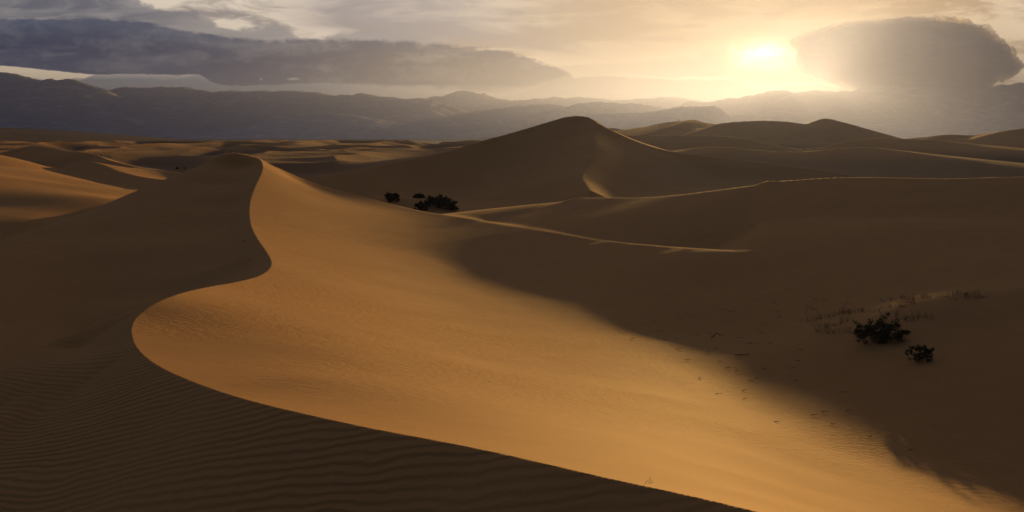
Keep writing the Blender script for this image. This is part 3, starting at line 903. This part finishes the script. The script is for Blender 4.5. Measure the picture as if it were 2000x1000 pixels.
M_RIGHT = [(1240, 235), (1290, 216), (1330, 204), (1345, 199), (1380, 200), (1400, 195), (1440, 192), (1455, 188), (1465, 186.5), (1490, 182), (1500, 178), (1520, 178), (1535, 180), (1550, 182), (1575, 178), (1590, 177.5), (1605, 180), (1630, 179),
           (1660, 177.5), (1680, 173), (1700, 169), (1718, 167), (1735, 168), (1745, 171), (1760, 173), (1775, 170), (1800, 167), (1812, 170), (1822, 174), (1838, 171), (1850, 170), (1862, 173), (1870, 172), (1885, 167), (1900, 170), (1915, 173), (1935, 169),
           (1950, 167), (1965, 165), (1975, 165), (1990, 161), (2010, 159), (2060, 155), (2150, 165), (2300, 160), (2450, 175)]
M_FOOT = [(1560, 268), (1620, 250), (1690, 238), (1740, 233), (1780, 238), (1820, 240), (1850, 238), (1872, 231), (1885, 225), (1905, 222), (1925, 226), (1950, 223), (1975, 217), (2010, 213), (2060, 215), (2150, 205), (2300, 220)]
M_LOWL = [(420, 268), (470, 250), (520, 232), (560, 225), (610, 223), (660, 222), (720, 229), (780, 240), (840, 250), (900, 262), (950, 272)]
for nm, pr, a_, b_, c_, lb, sd_, rg in [
    ('mountain_range', M_LEFT, 6900, 9000, 11500, 'highest blue grey mountain range rising at the far left edge', 1.0, 1.0),
    ('mountain_range', M_MID, 8000, 11000, 13500, 'long even topped grey mountain range left of centre', 2.0, 1.0),
    ('mountain_range', M_DOME, 13000, 15500, 18000, 'faint golden dome shaped mountain almost lost in the glow at the centre', 3.0, 0.8),
    ('mountain_range', M_HAZE, 7800, 9500, 11500, 'pale golden ridge behind the tall dune in the middle', 4.0, 0.8),
    ('mountain_range', M_KNOLL, 5200, 6400, 7800, 'nearer tan ridge with a flat topped knoll right of the tall dune', 5.0, 0.7),
    ('mountain_range', M_RIGHT, 8800, 12000, 15000, 'mauve mountain range under the dark lens cloud at the right', 6.0, 1.0),
    ('foothills', M_FOOT, 6500, 7800, 8700, 'dim low foothills in front of the right hand mountains', 7.0, 1.0),
    ('foothills', M_LOWL, 6000, 7400, 8500, 'faint low foothills in front of the left hand mountains', 8.0, 1.0),
]:
    mountain(nm, pr, a_, b_, c_, lb, sd_, rough=rg)
#--ENDMOUNT--

# ------------------------------------------------------------------ the lens cloud beside the sun (a real cloud far behind the mountains; it shades the air on the right)
def lens_cloud():
    D = 26000.0
    top = [(1538, 82), (1543, 76), (1552, 70), (1575, 61), (1600, 53), (1650, 41), (1700, 36), (1760, 31.5), (1830, 30), (1880, 32), (1915, 42), (1940, 55), (1965, 78), (1985, 100), (1998, 118), (2006, 135)]
    bot = [(1538, 83), (1545, 93), (1562, 106), (1552, 117), (1560, 135), (1570, 148), (1600, 158), (1635, 168), (1650, 176), (1700, 205), (1800, 215), (1900, 205), (1940, 172), (1975, 156), (1998, 138), (2006, 136)]
    nu, nv = 640, 200
    u = np.linspace(1538, 2006, nu)
    # walk both outlines by their own length so that the notch on the sun side survives
    def along(pts, n):
        p = np.array(pts, float)
        L = np.concatenate([[0], np.cumsum(np.hypot(np.diff(p[:, 0]), np.diff(p[:, 1])))])
        q = np.linspace(0, L[-1], n)
        return np.interp(q, L, p[:, 0]), np.interp(q, L, p[:, 1])
    tu, tv = along(top, nu); bu, bv = along(bot, nu)
    W = np.linspace(0, 1, nv)[:, None]
    U = tu[None] * (1 - W) + bu[None] * W
    V = tv[None] * (1 - W) + bv[None] * W
    # edge parameter: 0 on the outline, 1 inside
    s_ = np.linspace(0, 1, nu)[None]
    e = np.minimum(1, 4 * W * (1 - W)) ** 0.5 * np.minimum(1, 4 * s_ * (1 - s_)) ** 0.5
    rag = sstep(U, 1700, 1940)
    puff = fbm(U / 26.0, V / 20.0, 5, 0.55)
    U = U + (1 - e) * rag * puff * 12
    V = V + (1 - e) * (0.12 + rag) * fbm(U / 22.0 + 40, V / 18.0, 5, 0.58) * 10
    bulge = np.sqrt(np.clip(e, 0, 1))
    tex = fbm(U / 60.0, V / 16.0, 5, 0.5)
    out = []
    for sgn, thick in ((-1, 2600.0), (1, 1800.0)):
        Y = D + sgn * thick * bulge * (1 + 0.0 * tex) + sgn * 70 * tex * bulge
        out.append(((U - 1000) / F * Y, Y, (VH - V) / F * Y))
    n1 = nu * nv
    co = np.concatenate([np.stack([o_[0], o_[1], o_[2]], -1).reshape(-1, 3) for o_ in out])
    i = np.arange(nv - 1)[:, None] * nu; j = np.arange(nu - 1)[None]
    q = np.stack([i + j, i + j + nu, i + nu + j + 1, i + j + 1], -1).reshape(-1, 4)
    q = np.concatenate([q, q[:, ::-1] + n1])
    me = bpy.data.meshes.new('cloud')
    me.vertices.add(len(co)); me.vertices.foreach_set('co', co.astype(np.float32).ravel())
    me.loops.add(q.size); me.loops.foreach_set('vertex_index', q.astype(np.int32).ravel())
    me.polygons.add(len(q)); me.polygons.foreach_set('loop_start', np.arange(0, q.size, 4, dtype=np.int32))
    me.polygons.foreach_set('use_smooth', np.ones(len(q), bool))
    at = me.attributes.new('body', 'FLOAT', 'POINT')
    at.data.foreach_set('value', np.concatenate([e.ravel(), e.ravel()]).astype(np.float32))
    m, g, b = principled('cloud_mist', 1.0, 0.0)
    an = g.node('ShaderNodeAttribute', attribute_name='body')
    pos = g.node('ShaderNodeNewGeometry').outputs['Position']
    n = g.noise(pos, 0.0016, 8.0, 0.68, 0.6)
    al = g.ss(g.add(an.outputs['Fac'], g.mul(g.sub(n, 0.5), 0.95)), 0.12, 0.52)
    g.l.new(al, b.inputs['Alpha'])
    n2 = g.noise(pos, 0.0006, 5.0, 0.55, 0.6)
    g.l.new(g.mix(g.ss(n2, 0.3, 0.7), (0.30, 0.30, 0.36), (0.42, 0.42, 0.48)), b.inputs['Base Color'])
    tr = g.node('ShaderNodeBsdfTranslucent'); tr.inputs['Color'].default_value = (0.9, 0.85, 0.8, 1)
    tp = g.node('ShaderNodeBsdfTransparent')
    m1 = g.node('ShaderNodeMixShader'); g.put(m1.inputs[0], al); g.l.new(tp.outputs[0], m1.inputs[1]); g.l.new(tr.outputs[0], m1.inputs[2])
    m2 = g.node('ShaderNodeMixShader'); g.put(m2.inputs[0], g.ss(an.outputs['Fac'], 0.75, 0.25, 0.0, 0.75)); g.l.new(b.outputs[0], m2.inputs[1]); g.l.new(m1.outputs[0], m2.inputs[2])
    g.l.new(m2.outputs[0], [n_ for n_ in m.node_tree.nodes if n_.type == 'OUTPUT_MATERIAL'][0].inputs['Surface'])
    me.materials.append(m)
    me.update(calc_edges=True)
    o = bpy.data.objects.new('cloud', me)
    COL.objects.link(o)
    tag(o, 'large dark grey lens shaped cloud with a ragged right edge, beside the sun', 'cloud')


lens_cloud()
#--PLANTS--
# ------------------------------------------------------------------ plants, litter and walkers
random.seed(11)


def hit(u, v, Y0=8.0, Y1=1000.0, n=500):
    """where the sight line through photo point (u, v) first meets the sand"""
    Y = np.exp(np.linspace(math.log(Y0), math.log(Y1), n))
    X = (u - 1000) / F * Y
    zr = (VH - v) / F * Y
    g_ = ground_z(X, Y)
    k = np.nonzero(g_ >= zr)[0]
    if len(k) == 0:
        k = [int(np.argmin(np.abs(g_ - zr)))]
    i = max(int(k[0]), 1)
    a = (g_[i] - zr[i]); b = (zr[i - 1] - g_[i - 1])
    t = b / (a + b) if (a + b) > 1e-9 else 1.0
    y = Y[i - 1] + (Y[i] - Y[i - 1]) * min(max(t, 0), 1)
    x = (u - 1000) / F * y
    return x, y, float(ground_z(np.array([x]), np.array([y]))[0])


def flat_mat(name, col, rough=0.9, var=0.5):
    m, g, b = principled(name, rough, 0.1)
    pos = g.node('ShaderNodeTexCoord').outputs['Object']
    n = g.noise(pos, 9.0, 3.0, 0.6)
    c2 = tuple(min(1, c * (1 + var)) for c in col); c1 = tuple(c * (1 - var) for c in col)
    g.l.new(g.mix(g.ss(n, 0.3, 0.7), c1, c2), b.inputs['Base Color'])
    return m


LEAF = flat_mat('creosote_leaf', (0.050, 0.052, 0.020))
LEAF2 = flat_mat('mesquite_leaf', (0.034, 0.034, 0.017))
BARK = flat_mat('dry_bark', (0.085, 0.060, 0.042))
STRAW = flat_mat('dry_grass', (0.16, 0.115, 0.065))
PALE = flat_mat('bleached_wood', (0.42, 0.36, 0.28), var=0.2)


class MB:
    def __init__(self): self.v = []; self.f = []

    def tube(self, pts, r0, r1, n=5):
        base = len(self.v)
        P_ = [mathutils.Vector(p) for p in pts]
        for i, p in enumerate(P_):
            d = (P_[min(i + 1, len(P_) - 1)] - P_[max(i - 1, 0)]).normalized()
            a = d.orthogonal().normalized(); b = d.cross(a)
            r = r0 + (r1 - r0) * i / (len(P_) - 1)
            for k in range(n):
                t = 2 * math.pi * k / n
                self.v.append(tuple(p + a * (r * math.cos(t)) + b * (r * math.sin(t))))
        for i in range(len(P_) - 1):
            for k in range(n):
                a0 = base + i * n + k; a1 = base + i * n + (k + 1) % n
                self.f.append((a0, a1, a1 + n, a0 + n))
        self.f.append(tuple(base + k for k in range(n))[::-1])
        self.f.append(tuple(base + (len(P_) - 1) * n + k for k in range(n)))

    def weld(self, hub, ring):
        """a sliver that joins a side shoot to its parent"""
        self.f.append((hub, ring, ring + 1))

    def leaf(self, p, s, rng):
        d = mathutils.Vector((rng.gauss(0, 1), rng.gauss(0, 1), rng.gauss(0.3, 1))).normalized()
        a = d.orthogonal().normalized() * s * 0.5; b = d.cross(a).normalized() * s * rng.uniform(0.22, 0.4)
        p = mathutils.Vector(p); base = len(self.v)
        self.v += [tuple(p - a), tuple(p + b), tuple(p + a), tuple(p - b)]
        self.f.append((base, base + 1, base + 2, base + 3))

    def build(self, name, mat, parent=None, smooth=False):
        me = bpy.data.meshes.new(name)
        me.from_pydata(self.v, [], self.f)
        me.materials.append(mat)
        if smooth:
            me.polygons.foreach_set('use_smooth', np.ones(len(me.polygons), bool))
        o = bpy.data.objects.new(name, me)
        COL.objects.link(o)
        if parent: o.parent = parent
        return o


def empty(name, loc, rz=0.0):
    o = bpy.data.objects.new(name, None)
    COL.objects.link(o)
    o.location = loc
    o.rotation_euler = (0, 0, rz)
    o.empty_display_size = 0.2
    return o


def bush(name, loc, w, h, label, group, seed, leaf=0.045, nl=3600, limbs=26, mat=LEAF, flat=0.0, lobes=None, sink=0.1):
    rng = random.Random(seed)
    root = empty(name, (loc[0], loc[1], loc[2] - sink))
    tag(root, label, 'shrub', group)
    st = MB(); fo = MB()
    tips = []
    for i in range(limbs):
        if lobes:
            lx, ly, lz, lr_ = rng.choice(lobes)
        else:
            lx, ly, lz, lr_ = 0, 0, 0.55, 0.5
        # a target point in a lumpy dome
        while True:
            q = mathutils.Vector((rng.uniform(-1, 1), rng.uniform(-1, 1), rng.uniform(-0.7, 1)))
            if 0.3 < q.length < 1: break
        t = mathutils.Vector((w * (lx + q.x * lr_), w * 0.8 * (ly + q.y * lr_), max(0.04 * h, h * (lz + q.z * 0.45))))
        mid = mathutils.Vector((t.x * 0.42, t.y * 0.42, t.z * rng.uniform(0.25, 0.5)))
        b0 = mathutils.Vector((rng.gauss(0, 0.04) * w, rng.gauss(0, 0.04) * w, 0))
        st.tube([b0, mid, t], w * 0.011, w * 0.004)
        for k in range(3):
            e = t + mathutils.Vector((rng.gauss(0, 0.11) * w, rng.gauss(0, 0.11) * w, rng.gauss(0.02, 0.09) * h))
            e.z = max(e.z, 0.03 * h)
            st.tube([mid.lerp(t, rng.uniform(0.5, 0.9)), e], w * 0.004, w * 0.0015, 3)
            tips.append(e)
        tips.append(t)
    per = max(1, nl // len(tips))
    for t in tips:
        sp = rng.uniform(0.035, 0.075) * w
        for k in range(int(per * rng.uniform(0.6, 1.4))):
            p = t + mathutils.Vector((rng.gauss(0, sp), rng.gauss(0, sp), rng.gauss(0, sp * 0.75)))
            if p.z < 0.0: p.z = abs(p.z) * 0.5
            fo.leaf(p, leaf * rng.uniform(0.6, 1.4), rng)
    st.build('stems', BARK, root)
    fo.build('foliage', mat, root)
    return root


# creosote on the right hand mound
x, y, z = hit(1722, 669)
bush('creosote_bush', (x, y, z), 0.0475 * y / 2 * 1.02, 0.0265 * y, 'larger dark leafy creosote bush on the shaded mound, right side of the picture', 'creosote bushes on the right hand mound', 3, nl=9000, limbs=44, leaf=0.055,
     lobes=[(-0.72, 0, 0.50, 0.28), (-0.05, 0, 0.62, 0.45), (0.10, 0, 0.55, 0.5), (0.20, 0, 0.35, 0.5), (0.68, 0, 0.40, 0.27)])
x, y, z = hit(1795, 708)
bush('creosote_bush', (x, y, z), 0.0285 * y / 2 * 1.05, 0.0215 * y, 'smaller sparse creosote bush below and to the right of the larger one', 'creosote bushes on the right hand mound', 5, nl=3200, limbs=22, leaf=0.05,
     lobes=[(-0.6, 0, 0.75, 0.4), (0.0, 0, 0.5, 0.4), (0.6, 0, 0.35, 0.35)])

# mesquite thickets in the hollow
for (u_, v_, wp, hp, lab, sd_) in [
    (767, 393, 33, 20, 'round dark mesquite, leftmost of the thickets behind the bright dune edge', 21),
    (818, 387, 26, 11, 'low thin arch of mesquite topping the small sand mound between the thickets', 22),
    (862, 407, 62, 30, 'widest and darkest mesquite thicket, sloping down to the right', 23),
    (823, 411, 32, 21, 'ragged mesquite nearest the bright dune edge, in front of the other thickets', 24)]:
    x, y, z = hit(u_, v_, 121, 220)
    s_ = y / F
    lob = [(-0.35, 0, 0.55, 0.5), (0.0, 0, 0.65, 0.5), (0.4, 0, 0.42, 0.45)] if wp > 50 else [(-0.3, 0, 0.5, 0.6), (0.3, 0, 0.5, 0.6), (0, 0, 0.6, 0.6)]
    if wp > 50: lob = [(-0.6, 0, 0.6, 0.36), (-0.25, 0, 0.68, 0.42), (0.1, 0, 0.56, 0.42), (0.42, 0, 0.38, 0.38), (0.72, 0, 0.16, 0.25)]
    bush('mesquite_bush', (x, y, z), wp * s_ / 2, hp * s_ * 0.85, lab, 'mesquite thickets in the hollow', sd_, leaf=0.17, nl=12000 if wp > 50 else 5000, limbs=60 if wp > 50 else 34, mat=LEAF2, lobes=lob, sink=0.15)

# tiny far shrubs
for (u_, v_, wp, hp, lab, sd_) in [(346, 330, 9, 4, 'tiny dark shrub among the left hand dunes, left of a second one', 31), (361, 330, 5, 3, 'tiny dark shrub among the left hand dunes, right of a bigger one', 32),
                                   (197, 304.5, 6, 3, 'tiny shrub on the crest of the second dune from the left', 33)]:
    x, y, z = hit(u_, v_, 150, 900)
    s_ = y / F
    bush('small_shrub', (x, y, z), wp * s_ / 2, hp * s_, lab, 'tiny far shrubs', sd_, leaf=0.25, nl=260, limbs=8, mat=LEAF2)


# dry stalks and grass
def tuft_mesh(seed, n, hgt, spread):
    rng = random.Random(seed)
    mb = MB()
    mb.v.append((0, 0, -0.06))
    for i in range(n):
        r_ = len(mb.v)
        a = rng.uniform(0, 6.28); l = hgt * rng.uniform(0.35, 1.0)
        bx, by = rng.gauss(0, spread), rng.gauss(0, spread * 0.4)
        lean = rng.uniform(0.1, 0.9)
        mb.tube([(bx, by, -0.05), (bx + math.cos(a) * l * lean * 0.35, by + math.sin(a) * l * lean * 0.35, l * 0.6), (bx + math.cos(a) * l * lean, by + math.sin(a) * l * lean, l * (1 - 0.35 * lean))], 0.006, 0.002, 3)
        mb.weld(0, r_)
    return mb


tufts = []
for k, (n_, h_, s_) in enumerate([(26, 0.24, 0.22), (18, 0.34, 0.14), (34, 0.16, 0.30), (12, 0.42, 0.10)]):
    mb = tuft_mesh(60 + k, n_, h_, s_)
    me_ = bpy.data.meshes.new('grass_tuft'); me_.from_pydata(mb.v, [], mb.f); me_.materials.append(STRAW if k != 2 else BARK)
    tufts.append(me_)
TU = [(1582, 628), (1600, 624), (1614, 619), (1628, 617), (1642, 614), (1655, 610), (1668, 611), (1684, 609), (1702, 608), (1722, 604), (1738, 601), (1756, 600),
      (1600, 647), (1614, 643), (1628, 638), (1640, 634), (1650, 629), (1618, 650), (1640, 650), (1657, 650),
      (1735, 588), (1748, 585), (1762, 584), (1778, 586), (1793, 584), (1806, 582), (1820, 581), (1852, 580), (1866, 577), (1880, 575), (1894, 575), (1908, 577), (1921, 580),
      (1870, 584), (1886, 582), (1902, 582), (1730, 620), (1752, 619), (1772, 620), (1790, 618), (1776, 628), (1804, 618), (1765, 598), (1782, 594)]
for i, (u_, v_) in enumerate(TU):
    x, y, z = hit(u_, v_, 20, 80)
    o = bpy.data.objects.new('grass_tuft', tufts[(i * 7 + i // 3) % 4])
    COL.objects.link(o)
    o.location = (x, y, z); o.rotation_euler = (0, 0, random.uniform(0, 6.28)); s_ = random.uniform(0.7, 1.25)
    o.scale = (s_, s_, s_)
    where = ('in the row along the left crest of the shrub mound' if i < 12 else 'in the patch left of the larger creosote bush' if i < 20 else 'along the top right crest of the shrub mound' if i < 36 else 'behind the larger creosote bush, below the mound crest')
    tag(o, 'dry brown grass tuft ' + where, 'grass tuft', 'dry grass tufts ' + where)


def branch(mb, rng, L, up=0.015, n=5, thick=0.012):
    """a crooked dead branch lying on the sand"""
    p = mathutils.Vector((-L / 2, 0, 0.01)); pts = [p.copy()]
    ang = rng.uniform(-0.2, 0.2)
    for i in range(n):
        ang = ang * 0.7 + rng.gauss(0, 0.22)
        p = p + mathutils.Vector((math.cos(ang), math.sin(ang), 0)) * (L / n); p.z = 0.01 + abs(rng.gauss(0, up))
        pts.append(p.copy())
    mb.tube(pts, thick, thick * 0.4, 4)
    for i in range(1, n):
        for k in range(rng.choice((0, 1, 1, 2))):
            e = pts[i] + mathutils.Vector((rng.gauss(0, 0.22) * L, rng.gauss(0, 0.06) * L, abs(rng.gauss(0.0, up))))
            r_ = len(mb.v)
            mb.tube([pts[i], (pts[i] + e) / 2, e], thick * 0.6, thick * 0.3, 3)
            mb.weld(i * 4, r_)


def place_branch(u_, v_, px, label, group, seed, mat=BARK, up=0.015, thick=0.012, name='dead_branch', Y0=12, Y1=140):
    x, y, z = hit(u_, v_, Y0, Y1)
    rng = random.Random(seed)
    mb = MB(); branch(mb, rng, px * y / F, up, thick=thick)
    o = mb.build(name, mat)
    o.location = (x, y, z + 0.01); o.rotation_euler = (0, 0, rng.uniform(-0.35, 0.35))
    tag(o, label, 'branch', group)
    return o


place_branch(1405, 660, 34, 'thick dark clump of dead twigs at the shadow edge, biggest on the sand', None, 70, up=0.07, thick=0.022)
place_branch(1450, 695, 30, 'forked dark dead twig below and right of the biggest twig clump', None, 71, up=0.06, thick=0.02)
place_branch(1584, 612, 26, 'upright crooked dead branch at the left end of the grassy mound', None, 72, up=0.16, thick=0.014)
place_branch(1768, 590, 40, 'crooked dead branch lying among the grass on the mound top', None, 73, up=0.08, thick=0.016)
place_branch(1653, 603, 20, 'tall thin dead stalk standing left on the grassy mound', None, 74, up=0.2, thick=0.01)
place_branch(1469, 442, 20, 'small pale bleached branch on the dark far slope right of centre', None, 75, mat=PALE, up=0.04, thick=0.03)
place_branch(477, 472, 10, 'small dark twig on the shaded slope left of the winding crest', None, 76, thick=0.02)
place_branch(1268, 950, 17, 'thin grass blades sticking up from the near crest at the bottom', None, 77, mat=STRAW, up=0.06, thick=0.0025)
LIT = [(1281, 629), (1288, 648), (1363, 656), (1327, 682), (1344, 704), (1407, 707), (1482, 740), (1467, 744), (1368, 740), (1404, 770), (1455, 781), (1386, 689), (1401, 683), (1422, 720), (1237, 663), (1455, 765), (1300, 665),
       (1385, 652), (1440, 726)]
DRK = [(1467, 671), (1548, 720), (1495, 722), (1480, 587), (1513, 593), (1519, 610), (1524, 620), (1593, 586), (1611, 588), (1354, 620), (1329, 625), (1413, 629), (1495, 636), (1446, 660), (1506, 671), (1555, 745), (1650, 767),
       (1611, 806), (1626, 830), (1518, 825), (1590, 812), (1660, 803), (1430, 610), (1465, 598), (1478, 645), (1490, 652), (1410, 606), (1565, 685), (1450, 568), (1540, 567), (1462, 672), (1482, 673), (1700, 855), (1780, 880), (1560, 706)]
for k, (u_, v_) in enumerate(LIT):
    place_branch(u_, v_, 8 + (k * 37 % 8), 'small dark twig lying on the sunlit sand near the shadow edge', 'small twigs on the sunlit sand', 100 + k, thick=0.008)
for k, (u_, v_) in enumerate(DRK):
    place_branch(u_, v_, 8 + (k * 29 % 9), 'small dark twig lying on the shaded sand of the bowl', 'small twigs on the shaded sand', 200 + k, thick=0.010)


# walkers on the far crests
CLOTH = flat_mat('dark_clothes', (0.035, 0.035, 0.045), var=0.3)


def person(u_, v_, Yh, hgt, label, seed, Y0, Y1):
    x, y, z = hit(u_, v_, Y0, Y1)
    me = bpy.data.meshes.new('person')
    s = hgt / 1.75
    st = 0.16
    vs = [(0, 0, 0.95), (0, 0.01, 1.2), (0, 0, 1.42), (0, 0.0, 1.52), (0, -0.02, 1.62), (0, -0.01, 1.74), (-0.19, 0, 1.40), (-0.25, 0.03, 1.12), (-0.22, -0.1, 0.90), (0.19, 0, 1.40), (0.26, 0.0, 1.12), (0.24, -0.1, 0.9),
          (-0.10, 0, 0.9), (-0.12, st, 0.5), (-0.12, st * 0.8, 0.06), (-0.12, st * 0.5, 0.02), (0.10, 0, 0.9), (0.12, -st, 0.5), (0.12, -st * 0.8, 0.06), (0.12, -st * 1.4, 0.02)]
    es = [(0, 1), (1, 2), (2, 3), (3, 4), (4, 5), (2, 6), (6, 7), (7, 8), (2, 9), (9, 10), (10, 11), (0, 12), (12, 13), (13, 14), (14, 15), (0, 16), (16, 17), (17, 18), (18, 19)]
    rad = [.15, .14, .15, .055, .1, .07, .06, .045, .035, .06, .045, .035, .10, .07, .045, .04, .10, .07, .045, .04]
    me.from_pydata([(a * s, b * s, c * s) for a, b, c in vs], es, [])
    o = bpy.data.objects.new('person', me)
    COL.objects.link(o)
    sk = o.modifiers.new('body', 'SKIN')
    for i, r_ in enumerate(rad):
        me.skin_vertices[0].data[i].radius = (r_ * s, r_ * s)
    me.skin_vertices[0].data[0].use_root = True
    sb = o.modifiers.new('smooth', 'SUBSURF'); sb.levels = sb.render_levels = 1
    me.materials.append(CLOTH)
    o.location = (x, y, z - 0.05); o.rotation_euler = (0, 0, random.Random(seed).uniform(0, 6.28))
    tag(o, label, 'person', 'walkers on the far crests')


for k, (u_, v_, hh, lab, y0, y1) in enumerate([
    (464, 294.5, 1.75, 'lone tiny walker on the far crest just left of the peak of the great dune', 640, 800),
    (699.3, 286.5, 1.8, 'leftmost tiny walker on the long far crest left of centre', 700, 960),
    (704.7, 286, 1.7, 'second tiny walker from the left on the long far crest', 700, 960),
    (727.8, 287, 1.75, 'third tiny walker from the left, first of the close group on the far crest', 700, 960),
    (732.3, 287, 1.8, 'fourth tiny walker from the left, middle of the close group', 700, 960),
    (734.9, 287, 1.75, 'fifth tiny walker from the left, in the close group on the far crest', 700, 960),
    (737.2, 288, 1.65, 'rightmost tiny walker of the close group on the far crest', 700, 960),
    (1325.3, 238, 1.7, 'left one of two tiny walkers on the skyline crest right of the tall dune', 700, 900),
    (1327.4, 238, 1.75, 'right one of two tiny walkers on the skyline crest right of the tall dune', 700, 900)]):
    person(u_, v_, 0, hh, lab, 300 + k, y0, y1)
#--HAZE--


# ------------------------------------------------------------------ dusty air
def build_haze():
    m = bpy.data.materials.new('dusty_air')
    m.use_nodes = True
    nt = m.node_tree
    nt.nodes.clear()
    out = nt.nodes.new('ShaderNodeOutputMaterial')
    pv = nt.nodes.new('ShaderNodeVolumePrincipled')
    pv.inputs['Color'].default_value = (0.112, 0.150, 0.335, 1)
    pv.inputs['Density'].default_value = 0.0001
    pv.inputs['Anisotropy'].default_value = 0.76
    nt.links.new(pv.outputs[0], out.inputs['Volume'])
    m.cycles.homogeneous_volume = True if hasattr(m.cycles, 'homogeneous_volume') else None
    x0, x1, y0, y1, z0, z1 = -16000, 16000, -3000, 19500, -60, 690
    me = bpy.data.meshes.new('haze')
    vs = [(x, y, z) for z in (z0, z1) for y in (y0, y1) for x in (x0, x1)]
    me.from_pydata(vs, [], [(0, 2, 3, 1), (4, 5, 7, 6), (0, 1, 5, 4), (2, 6, 7, 3), (0, 4, 6, 2), (1, 3, 7, 5)])
    me.materials.append(m)
    o = bpy.data.objects.new('haze', me)
    COL.objects.link(o)
    tag(o, 'golden dusty haze filling the valley air', 'haze', kind='stuff')


build_haze()
